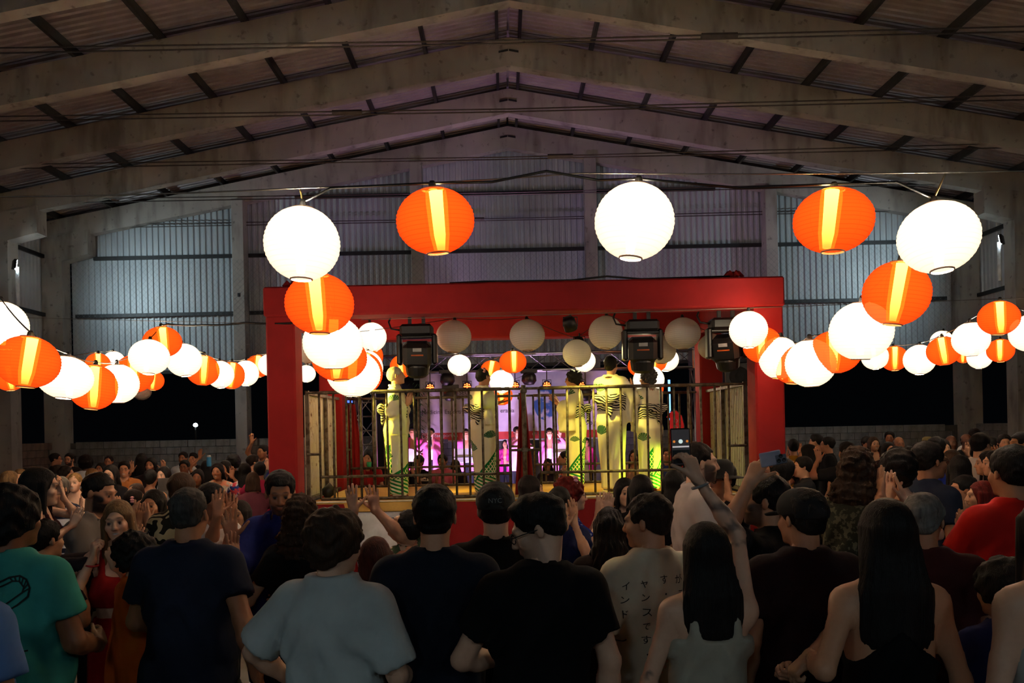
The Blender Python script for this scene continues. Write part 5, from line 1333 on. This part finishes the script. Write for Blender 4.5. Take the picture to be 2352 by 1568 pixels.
person('smiling long-haired woman in a red crop top and skirt', 272, 1151, 4.5, 197, sex='f', hair='long', hc='ash', hl=.36, skin=0, shirt='crop', bare=True, sc='#9c1616', bottom='skirt', bc='#a31414', hem=1.13, det=2, face=1, smile=1, skirt_z=.12,
       R=dict(w=pix(212, 1286, 4.35), pose='grip', zw=(.15, 0, 1), nw=(.6, .5, 0)), L=dict(w=pix(266, 1300, 4.2), pose='grip', zw=(-.3, .1, 1), nw=(-.4, .8, 0)), bracelet='#b01420', bside=1, group=FR, head=(-5, 0, 6))
person('dark-haired woman in black with raised hand behind the woman in red', 240, 1150, 5.5, 150, sex='f', hair='long', hc='black', skin=1, sc='#121216', R=dict(w=pix(220, 1236, 5.35), pose='open', zw=(0, 0, 1), nw=(0, -1, 0)), det=1, group=FR)
person('curly-haired person in an orange jumpsuit with eyeglasses', 312, 1230, 4.05, -50, sex='f', hair='curly', hc='black', glasses=1, skin=1, sc='#e8641e', bottom='trousers', bc='#e8641e', sleeve=.25, det=2, face=1, fat=1.12, R='belly', L='belly', head=(-15, 0, 0), group=FR)
person('broad man in a dark navy T-shirt with short greying hair', 431, 1122, 3.7, -2, hair='buzzcut', hc='salt', skin=2, sc='#1e2436', det=2, fat=1.1, loose=.034, L='bent', R=dict(w=pix(590, 1548, 3.6), pose='relax'), group=FR)
person('man with short brown hair in a zebra-striped shirt behind the navy one', 416, 1088, 5.5, -10, hair='short', hc='brown', skin=2, sc='#b9b08c', sc2='#161814', sk='zebra', det=1, group=FR)
person('dark-haired woman covering her mouth with both hands', 353, 1126, 5.9, 178, sex='f', hair='long', hc='black', skin=1, sc='#1b1718', L='mouth', R='mouth', det=2, face=1, group=FR)
person('woman with a pink flower clip in dark hair, blue shirt', 308, 1124, 7.2, -70, sex='f', hair='updo', hc='dark', flower='#f0a8b0', fpos=(.085, -.03, .02), skin=1, sc='#26309c', det=1, group=FR)
person('man in a white shirt holding both palms high', 484, 1112, 5.2, -120, hair='short', hc='black', beard=.6, skin=2, sc='#c9c5c4', det=2, face=1, L=dict(w=pix(500, 1182, 5.0), pose='open', zw=(0, .05, 1), nw=(0, 1, 0)), R=dict(w=pix(530, 1190, 5.1), pose='open', zw=(.1, 0, 1), nw=(-.6, .7, 0)), group=FR)
person('bearded curly-haired man in a dark blue coat with dotted cuffs', 648, 1084, 4.7, 168, hair='short', hc='black', beard=.85, skin=2, sc='#1c2568', sc2='#c9cfe8', sk='plain', shirt='tee', hem=.55, sleeve=1.15, loose=.05, bottom='trousers', bc='#1a2050', det=2, face=1,
       R=dict(w=pix(532, 1238, 4.35), pose='open', zw=(-.1, 0, 1), nw=(.5, -.8, 0), hw=(-.3, 0, -1)), L='bent', head=(28, 12, 0), bracelet='#b02030', bside=1, group=FR)
person('woman with red-brown curls in a black T-shirt raising her left hand', 690, 1138, 4.3, -12, sex='f', hair='longcurly', hc='brown', hl=.26, hw=1.05, skin=1, sc='#0d0d0f', det=2, L=dict(w=pix(540, 1290, 4.15), pose='open', zw=(-.1, 0, 1), nw=(.8, -.5, 0), hw=(-.4, -.2, -1)), R='bent', group=FR)
person('person in red and white striped shirt behind the raised hand', 552, 1150, 6.1, 170, sex='f', hair='bob', hc='dark', skin=1, sc='#b9a89c', sc2='#8c1a1e', sk='stripes_v', hem=.70, sleeve=1.3, det=1, group=FR)
person('person with wavy brown hair in a loose white T-shirt', 764, 1182, 3.02, -18, hair='wavy', hc='brown', skin=0, sc='#c3cac8', det=2, loose=.045, fat=1.0, head=(-18, 6, 0), L=dict(w=(-.27, .14, 1.02), pose='relax', hint=(-1, -.4, -.5)), R='bent', sleeve=.85, group=FR)
person('person with auburn hair low between the white shirt and navy man', 862, 1234, 3.9, -15, sex='f', hair='bob', hc='auburn', skin=1, sc='#241618', det=1, group=FR)
person('man in a tropical shirt looking up with both arms raised', 930, 1168, 4.75, 35, hair='short', hc='black', skin=1, sc='#49563a', sc2='#c9a88c', sk='tropic', det=2, face=1, glasses=1, head=(35, -32, 0), L=dict(w=pix(812, 1172, 4.5), pose='open', zw=(-.12, 0, 1), nw=(.2, 1, 0), hw=(-.3, -.3, -1)), R=dict(w=pix(850, 1160, 4.6), pose='open', zw=(-.15, 0, 1), nw=(0, 1, 0), hw=(.6, -.3, -1)), group=FR)
person('broad-shouldered man in a black-navy T-shirt in the middle front', 997, 1118, 3.2, 0, hair='short', hc='black', skin=1, sc='#141926', det=2, fat=1.05, loose=.03, L='bent', R='bent', group=FR)
i = person('man in a black cap lettered NYC and black T-shirt', 1137, 1112, 3.68, 0, hair='short', hc='black', cap='#15191a', skin=0, sc='#0b0b0d', det=2, group=FR)
me = text_mesh('NYC', .030, 'lettering'); me.materials.append(plain('thread', '#6d7270', .8))
o = link('cap_lettering', me, i['root']); o.matrix_local = i['HM'] @ Matrix.Translation((.0, -.1325, .052)) @ Matrix.Rotation(PI/2-.2, 4, 'X')
person('man with black-rimmed eyeglasses looking down left, black T-shirt', 1240, 1139, 2.95, 12, hair='quiff', hc='black', skin=0, sc='#08080a', det=2, face=1, glasses=1, beard=.35, head=(72, 22, 0), L='belly', R='down', group=FR)
person('dark long-haired woman in profile before the middle of the stage', 1216, 1093, 6.5, -70, sex='f', hair='long', hc='dark', skin=1, sc='#1a1614', det=1, group=FR)
person('red-haired woman in a blue coat with pink flowers in her hair', 1308, 1102, 5.75, -85, sex='f', hair='curly', hc='red', flower='#f2b4c4', fpos=(.04, .02, .115), glasses=1, skin=0, sc='#1c2c8c', sc2='#b9c4e8', sk='dots', sleeve=1.0, det=2, face=1, L=dict(w=pix(1375, 1178, 5.7), pose='open', zw=(.2, 0, 1), nw=(0, 1, 0)), R=dict(w=pix(1392, 1182, 5.5), pose='flat', zw=(.25, 0, 1), nw=(0, 1, 0)), bracelet='#0c0c0c', group=FR)
person('dark-haired person with spread fingers raised before the red-haired woman', 1284, 1118, 5.2, -20, sex='f', hair='bun', hc='black', skin=1, sc='#1c2450', det=1, L=dict(w=pix(1296, 1212, 4.95), pose='open', zw=(-.15, 0, 1), nw=(0, 1, 0)), R=dict(w=pix(1318, 1200, 5.0), pose='open', zw=(.0, 0, 1), nw=(-.6, .7, 0)), group=FR)
person('woman with long wavy brown hair seen from behind in the middle', 1398, 1169, 4.2, -5, sex='f', hair='longwavy', hc='dark', hl=.34, skin=1, sc='#201412', det=2, L='clap', R='clap', group=FR)
person('smiling woman with fringe facing the camera before the stage', 1434, 1099, 6.2, 188, sex='f', hair='bob', hc='black', skin=0, sc='#1e1a20', smile=1, face=1, det=2, group=FR)
person('woman with straight black hair beside the smiling woman', 1472, 1092, 5.6, 10, sex='f', hair='long', hc='black', sc='#181418', det=1, group=FR)
person('black-haired woman behind the raised phone', 1547, 1080, 6.45, 5, sex='f', hair='long', hc='black', sc='#201c1e', det=1, group=FR)
i = person('man in a cream shirt printed with katakana columns', 1490, 1139, 3.5, 22, hair='short', hc='dark', skin=1, shirt='polo', sc='#cfc6ae', det=2, face=1, head=(38, 4, 0), L='bent', R='bent', loose=.035, necklace=1, group=FR, sleeve=.85)
km = plain('ink', '#0e0d0c', .8)
for cx0, s_ in ((-.185, 'インドリン'), (-.105, 'ャンスです・こ'), (-.02, 'す・こャャコ'), (.065, 'がコリントャ'), (.15, 'ンスですイ')):
    for k, ch_ in enumerate(s_): decal(i, text_mesh(ch_, .042, 'lettering'), 'lettering', km, cx0+random.uniform(-.006, .006), 1.395-k*.062-abs(cx0)*.12)
i = person('long-haired woman in a white tank top raising a phone, tattooed arm', 1622, 1202, 3.0, 4, sex='f', hair='long', hc='black', hl=.40, hw=1.12, skin=0, shirt='tank', bare=True, sc='#b3aa98', det=2, L='bent', tattoo=1, group=FR, bracelet='#7c7c7c', bside=1, locks=0,
       armk=1.1, R=dict(w=pix(1602, 1100, 3.15), pose='phone', zw=(-.35, .05, 1), nw=(-.5, .6, 0), hw=(.9, .3, -.4)))
def smartphone(label, px, py, d, rot, w=.075, h=.152, body='#101012', screen=None):
    o = thing('smartphone', label, 'phone', at(px, py, d)); o.rotation_euler = rot
    MB().box(-w/2, w/2, -.004, .004, -h/2, h/2, .0038).obj('phone_body', plain('phone_'+body, body, .3), o)
    if screen == 'scene':
        MB().box(-w/2+.004, w/2-.004, -.0052, -.0042, -h/2+.006, h/2-.006).obj('screen', emit('screen_dark', '#3a3638', .35), o)
        MB().box(-w/2+.005, w/2-.005, -.0058, -.0053, -h/2+.008, -.012).obj('screen_crowd', emit('screen_black', '#0a0a0b', .2), o)
        for x_, z_, r_ in ((.0, .022, .0085), (-.026, .022, .005), (.026, .022, .005), (0, -.032, .008)):
            MB().lathe([(0, .0), (r_, 0), (r_, .0008), (0, .0008)], 14).obj('screen_glow', emit('screen_spot' if x_ == 0 else 'screen_orange', '#dff4ee' if x_ == 0 else '#e08030', .75), o, loc=(x_, -.0059, z_), rot=(PI/2, 0, 0))
        MB().box(-w/2+.006, w/2-.006, -.0059, -.0055, -.002, .004).obj('screen_row', emit('screen_lamps', '#d8d0d0', .6), o)
    if screen == 'lens':
        for k, (x_, z_) in enumerate(((-.015, .055), (-.015, .032), (.004, .044))): MB().lathe([(0, .0), (.009, 0), (.009, .003), (.007, .004), (0, .003)], 14).obj('lens', M_BLACK, o, loc=(x_*-1, -.004, z_), rot=(PI/2, 0, 0))
        MB().box(-.010, .03, -.0056, -.0042, .02, .068, .0006).obj('camera_plate', plain('phone_plate', '#6c6c76', .3), o)
smartphone('black phone filming the lanterns, held up by the tattooed arm', 1563, 1026, 3.18, (0, math.radians(-1), 0), .078, .150, '#101012', 'scene')
person('tall bearded man in a white T-shirt looking right', 1600, 1018, 5.15, -88, hair='buzzcut', hc='dark', beard=.9, skin=0, sc='#c2b4b0', det=2, face=1, loose=.035, smile=1, group=FR, L='bent', R='bent', necklace=1)
person('person in a black bucket hat and eyeglasses with raised palm', 1660, 1064, 5.7, 120, hair='short', hc='black', hat='#141414', glasses=1, skin=1, sc='#1a1a1c', det=1, L=dict(w=pix(1672, 1140, 5.5), pose='flat', zw=(-.05, 0, 1), nw=(-.8, .5, 0)), R='down', group=FR)
person('bearded man in a black T-shirt filming with a purple phone', 1762, 1094, 3.85, 55, hair='short', hc='black', beard=.9, skin=1, sc='#0c0c0f', det=2, face=1, L=dict(w=pix(1722, 1108, 3.55), pose='phone', zw=(.5, .1, .9), nw=(.6, .6, 0), hw=(-.5, .0, -1)), R='down', head=(15, 0, 0), group=FR)
smartphone('grey-violet phone held sideways above the bearded man', 1770, 1053, 3.5, (0, math.radians(80), 0), .064, .095, '#a8a6b8', 'lens')
person('dark-haired man in profile behind the violet phone', 1792, 1052, 6.2, 60, hair='short', hc='black', skin=2, sc='#15151a', det=1, group=FR)
person('man in a backward black cap and dark maroon polo shirt', 1843, 1127, 3.3, 4, hair='short', hc='black', cap='#0f1216', skin=1, shirt='polo', sc='#200f12', det=2, fat=1.1, loose=.034, head=(20, 0, 0), group=FR, R=dict(w=pix(1850, 1520, 3.0), pose='grip'))
person('woman with very long black hair in a black halter top', 2036, 1151, 2.75, -4, sex='f', hair='long', hc='black', hl=.46, hw=1.15, skin=1, shirt='halter', bare=True, sc='#08080a', det=2, locks=0, group=FR, L=dict(w=pix(1862, 1505, 2.85), pose='grip', zw=(-.6, .1, -.6)))
person('grey-haired older man in a maroon polo shirt', 2122, 1138, 3.5, -22, hair='short', hc='grey', skin=2, shirt='polo', sc='#451a1a', det=2, fat=1.18, loose=.034, head=(-15, 6, 0), group=FR)
person('man in a red T-shirt with short black hair at right', 2326, 1027, 3.95, 6, hair='short', hc='black', skin=2, sc='#c01a12', det=2, fat=1.1, loose=.035, L='clap', R='clap', necklace=1, group=FR)
person('child with dark hair in a blue shirt at the bottom right', 2308, 1296, 3.0, 10, hair='wavy', hc='black', skin=2, sc='#141c4c', det=1, hs=1.08, group=FR)
person('person in a white sleeveless top cut by the right edge', 2432, 1120, 2.45, 0, sex='f', hair='long', hc='dark', skin=0, shirt='tank', bare=True, sc='#b8b8b4', det=1, group=FR)
person('person with bushy brown curls in a camouflage shirt', 1968, 1030, 4.5, -45, hair='longcurly', hc='brown', hl=.20, hw=1.1, skin=1, sc='#5d5a48', sc2='#2c2c22', sk='camo', det=2, L='clap', R=dict(w=pix(2022, 1145, 4.35), pose='flat', zw=(.1, .1, 1), nw=(1, 0, 0)), sleeve=1.1, group=FR)
person('dark-haired person with ringed hands pressed together', 2063, 1038, 5.0, -25, sex='f', hair='wavy', hc='black', skin=0, sc='#b8a8a0', shirt='tank', bare=True, det=2, L=dict(w=pix(2040, 1148, 4.75), pose='flat', zw=(.05, 0, 1), nw=(.8, .5, 0)), R=dict(w=pix(2078, 1150, 4.7), pose='flat', zw=(-.35, 0, 1), nw=(-.8, .4, 0)), group=FR)
person('woman with heavy brows and eyeglasses facing the camera at right', 2106, 1076, 6.0, 205, sex='f', hair='updo', hc='dark', glasses=1, skin=1, sc='#2a2022', det=2, face=1, smile=1, group=FR)
person('man with eyeglasses in a dark navy polo shirt looking right', 2130, 1017, 5.5, -78, hair='short', hc='black', glasses=1, skin=2, shirt='polo', sc='#182034', det=2, face=1, group=FR, fat=1.08)
person('red-haired woman in profile with tattooed arm and raised hands', 2258, 1105, 5.7, 75, sex='f', hair='bob', hc='red', skin=1, sc='#9c3a38', sk='floral', sc2='#e0c8c0', tattoo=1, shirt='tank', bare=True, det=2, face=1, L=dict(w=pix(2202, 1190, 5.6), pose='open', zw=(-.1, 0, 1), nw=(.3, .9, 0)), R=dict(w=pix(2212, 1200, 5.4), pose='open', zw=(0, 0, 1), nw=(-.3, .9, 0)), group=FR)
person('boy in a blue T-shirt covering his mouth', 2215, 1094, 6.6, 80, hair='short', hc='black', skin=2, sc='#1e4ab0', det=1, hs=1.06, L='mouth', R='down', group=FR)

# ================================================================== FAR CROWD
FL, FRt = 'crowd by the left wall', 'crowd by the right wall'
far = [
# px, top, d, rz, sex, hair, hc, skin, colour, kind, L, R, extras, label
(126,1041,15.6,-70,'m','short','black',1,'#1b1d22','plain','down','down',dict(glasses=1),'man with eyeglasses in a black vest by the left corner column'),
(160,1041,15,180,'m','short','black',1,'#35322f','plain','down','down',dict(glasses=1,beard=1),'bearded smiling man in dark grey before the left corner column'),
(197,1047,14.2,10,'m','afro','black',4,'#dfe4ee','plain','down','down',dict(hl=.1),'man in a white T-shirt with short twists at left'),
(132,1068,12,-60,'f','long','dark',1,'#2a2426','plain','down','down',{},'long-haired woman left of the woman looking right'),
(150,1070,11,-80,'f','longwavy','dark',1,'#40302c','plain','down','down',{},'woman with wavy hair in profile above the striped shirt'),
(22,1082,9.0,-60,'f','bob','ash',1,'#4a4040','plain','down','down',{},'ash-haired woman above the teal shirt man'),
(46,1078,9.8,-160,'m','short','ash',0,'#6a5a52','plain','down','down',{},'pale man with sandy hair at the left edge'),
(62,1074,12,170,'f','bob','black',2,'#302828','plain','down','down',{},'dark-haired woman behind the pale man at left'),
(172,1086,9.2,190,'f','updo','blonde',0,'#8c6a58','plain','down','down',dict(smile=1,face=1,bare=True,shirt='tank'),'laughing blonde woman behind the bearded grey-shirt man'),
(212,1076,11.5,-20,'f','bob','blonde',1,'#b08a60','plain','down','down',{},'fair-haired woman seen from behind at left'),
(254,1068,9.6,182,'f','long','black',0,'#18161a','plain','clap','clap',dict(smile=1,face=1),'long-haired smiling woman clapping above the woman in red'),
(285,1060,11.5,200,'m','short','black',1,'#c07a40','plain','down','down',dict(glasses=1,smile=1),'smiling person in an orange top by the block wall'),
(250,1046,14.5,190,'f','updo','black',2,'#2c2c30','plain','down','down',{},'woman with tied hair close to the block wall at left'),
(232,1062,13.5,180,'f','bob','black',2,'#242226','plain','down','down',{},'short dark-haired woman behind the clapping long-haired one'),
(325,1041,13,5,'f','long','black',1,'#101014','plain','down','down',dict(hl=.36),'woman with long black hair seen from behind by the block wall'),
(347,1051,12.5,182,'f','long','black',1,'#2a2226','plain','wave','wave',dict(smile=1,face=1),'smiling woman holding up both palms by the block wall'),
(345,1078,9.4,8,'f','updo','black',2,'#5a3a30','plain','down','down',dict(bare=True,shirt='tank'),'short-haired woman with bare shoulders and a neck tattoo'),
(376,1072,10.2,170,'f','long','black',0,'#8d9296','plain','belly','belly',{},'woman looking down at a tablet in grey'),
(312,1110,8.6,150,'f','updo','brown',1,'#5a4034','plain','claphigh','claphigh',{},'woman with clapping hands behind the flower clip'),
(421,1038,15,178,'m','short','black',3,'#c9d2da','plain','down','down',{},'tall man in a white T-shirt by the block wall'),
(444,1040,15.5,180,'m','quiff','black',2,'#1a1a1e','plain','mouth','down',{},'man in black with hand to his chin by the block wall'),
(424,1057,12.5,185,'m','short','black',3,'#aab4bc','plain','down','down',dict(glasses=1),'man with eyeglasses before the tall white T-shirt man'),
(454,1078,10.5,190,'f','long','black',3,'#1d1a1e','plain','down','down',{},'long-haired woman in black behind the navy man'),
(474,1058,12.8,10,'f','long','black',2,'#181618','plain','up','down',dict(),'person lifting a blue bottle by the block wall'),
(500,1064,11,182,'f','longwavy','black',2,'#b8a890','tropic','wave','down',dict(face=1,smile=1),'curly-haired woman in a pale patterned shirt waving'),
(517,1058,11.4,170,'f','long','black',2,'#1a181a','plain','down','down',{},'woman with straight black hair right of the waving one'),
(536,1046,13.5,5,'m','afro','black',3,'#101012','plain','down','down',{},'person with a big black afro near the second column'),
(562,1064,10.8,20,'f','long','black',1,'#24387c','floral','claphigh','claphigh',dict(bottom='skirt',bc='#24387c',bk='floral'),'woman in a blue floral dress clapping overhead'),
(581,1045,12,-60,'m','short','dark',1,'#c4c0bc','plain','down','down',{},'man in a white shirt in profile near the left red post'),
(596,1060,10.2,25,'f','bun','black',1,'#c02c58','plain','claphigh','claphigh',dict(bottom='skirt',bc='#c02c58'),'woman in a bright pink dress near the left red post'),
(605,1022,14.5,150,'m','short','black',2,'#4a545c','plain','down','up',{},'man in grey stretching one arm behind the left red post'),
(626,1042,11.6,120,'m','short','dark',0,'#1e2c80','plain','down','down',{},'person in a blue sports shirt half hidden by the left red post'),
(580,1085,9.0,15,'f','bob','brown',1,'#6b3540','plain','claphigh','claphigh',{},'woman with brown bob clapping before the pink dress'),
# right side
(1822,1008,12,-10,'f','bun','black',1,'#b07a1c','plain','claphigh','claphigh',{},'woman in a mustard top clapping beside the right red post'),
(1857,1021,9.6,60,'f','long','black',1,'#101216','plain','claphigh','claphigh',dict(hl=.34,bc='#7aa0c8'),'long-haired woman in black and light jeans by the right red post'),
(1845,1050,9.0,85,'m','short','black',1,'#24262a','plain','mouth','down',dict(hs=1.05),'boy in a dark T-shirt in profile before the long-haired woman'),
(1876,998,13.3,60,'m','quiff','black',1,'#141416','plain','claphigh','claphigh',{},'man in black with hands before his face by the block wall'),
(1902,1004,12.5,70,'m','short','black',1,'#121316','plain','down','down',dict(glasses=1,necklace=1),'man in black wearing a lanyard by the block wall'),
(1946,1016,9.2,5,'m','quiff','black',2,'#1e1c1c','plain','wave','down',{},'dark-haired man raising his left palm behind the curly camo person'),
(1990,1003,14,185,'m','short','black',3,'#2a2a2c','plain','down','down',dict(cap='#141416'),'man in a dark cap by the block wall at right'),
(2006,1003,13.3,180,'f','long','brown',1,'#a06a58','floral','down','down',dict(smile=1,face=1,bare=True,shirt='tank'),'smiling woman with long brown hair by the right block wall'),
(2043,991,15,150,'m','short','black',3,'#202224','plain','down','down',{},'tall dark-haired man behind the bald man at right'),
(2040,1015,11.8,182,'f','bob','black',2,'#301c1c','plain','down','down',{},'short-haired woman below the tall man at right'),
(2064,1003,12.6,170,'m','balding','salt',3,'#181a1a','plain','down','down',{},'bald man with shiny head at right'),
(2088,1024,12.0,20,'f','bun','black',2,'#2fae5c','plain','claphigh','claphigh',{},'person in bright green behind the bald man'),
(2105,1016,13,185,'f','updo','black',2,'#b8a888','plain','down','down',{},'woman in pale cloth behind the navy polo man'),
(2129,1006,14,180,'m','short','black',2,'#24241e','plain','down','down',dict(hat='#7c7448'),'person in a yellowish hat by the right wall'),
(2150,1007,10.1,-50,'m','wavy','black',2,'#1c1c20','plain','down','down',{},'wavy-haired man behind the navy polo man'),
(2167,1010,11,170,'f','long','dark',1,'#2a2226','plain','wave','wave',{},'woman with raised hands behind the long brown-haired one'),
(2184,1000,13,182,'m','balding','black',4,'#1d1e22','plain','down','down',{},'dark-skinned bald man before the right corner column'),
(2219,996,12.5,178,'m','balding','black',4,'#18191c','plain','clap','clap',dict(beard=.8),'bald bearded man beside the right corner column'),
(2238,984,13.5,-30,'m','short','black',2,'#dcdcdc','plain','down','down',{},'tall dark-haired man behind the white printed T-shirt'),
(2250,996,8.6,-62,'m','short','black',1,'#d9c9c4','plain','bent','bent',dict(glasses=1,det=1,fat=1.1),'man in a white T-shirt with black print clapping at right'),
(2186,1034,8.2,0,'f','long','brown',2,'#24389c','plain','wave','down',dict(det=1),'brown-haired woman in royal blue at right'),
(2204,1046,7.0,-8,'f','long','black',2,'#3a1418','plain','down','down',dict(det=1,bare=True,shirt='tank',hl=.34),'black-haired woman with bare shoulder behind the boy in blue'),
(2272,1036,7.6,70,'f','long','black',1,'#b09a90','plain','claphigh','claphigh',dict(det=1),'clapping woman in profile right of the white T-shirt man'),
(2290,1034,7.2,75,'f','long','black',1,'#7a4a40','plain','clap','clap',dict(det=1),'second clapping woman in profile beside the red T-shirt man'),
(2306,998,11,160,'m','short','black',2,'#24262c','plain','wave','claphigh',{},'man with hands over his face by the right edge column'),
(2346,994,9.2,85,'m','short','black',2,'#282426','plain','claphigh','claphigh',dict(det=1),'man with raised hands at the right edge behind the red T-shirt'),
(2275,1004,11.6,60,'f','long','black',1,'#1a1a1e','plain','down','down',{},'dark long-haired woman deep in the right-hand crowd'),
]
for (px, top, d, rz, sex, hair, hc, skin, colr, kind, L_, R_, ex, lab) in far:
    ex = dict(ex); ex.setdefault('det', 0)
    info = person(lab, px, top, d, rz, sex=sex, hair=hair, hc=hc, skin=skin, sc=colr, sk=kind, sc2=ex.pop('sc2', '#c9c4c0'), L=L_, R=R_, group=FL if px < 1000 else FRt, **ex)
    if 'white T-shirt with black print' in lab:
        pm_ = plain('print_dark', '#2c2c2c', .8)
        bm_ = bmesh.new(); bmesh.ops.create_grid(bm_, x_segments=6, y_segments=6, size=.08); g = bpy.data.meshes.new('print'); bm_.to_mesh(g); bm_.free(); decal(info, g, 'shirt_print', pm_, .03, 1.18)
bt = thing('bottle', 'light blue drinking bottle with white lid held up by the block wall', 'bottle', at(480, 1058, 12.7)); MB().lathe([(0, -.09), (.032, -.09), (.036, -.08), (.036, .06), (.0, .06)], 14).obj('bottle_body', plain('blue_plastic', '#3fa0e0', .35), bt, True); MB().lathe([(0, .09), (.025, .09), (.032, .075), (.032, .058)], 14).obj('lid', plain('white_lid', '#e8f0f4', .4), bt, True)
tb = thing('tablet', 'grey tablet held by the woman in grey by the left crowd', 'tablet', at(385, 1112, 9.99)); MB().box(-.12, .12, -.005, .005, -.08, .08, .004).obj('tablet_body', plain('tablet_shell', '#5d5654', .4), tb)
# lamps that light the hall are sampled, tiny indicator lamps and the added halo only glow
for m in bpy.data.materials: m.cycles.emission_sampling = 'FRONT' if m.name in ('paper_white_lit', 'paper_orange_lit', 'led_tube_white') else 'NONE'
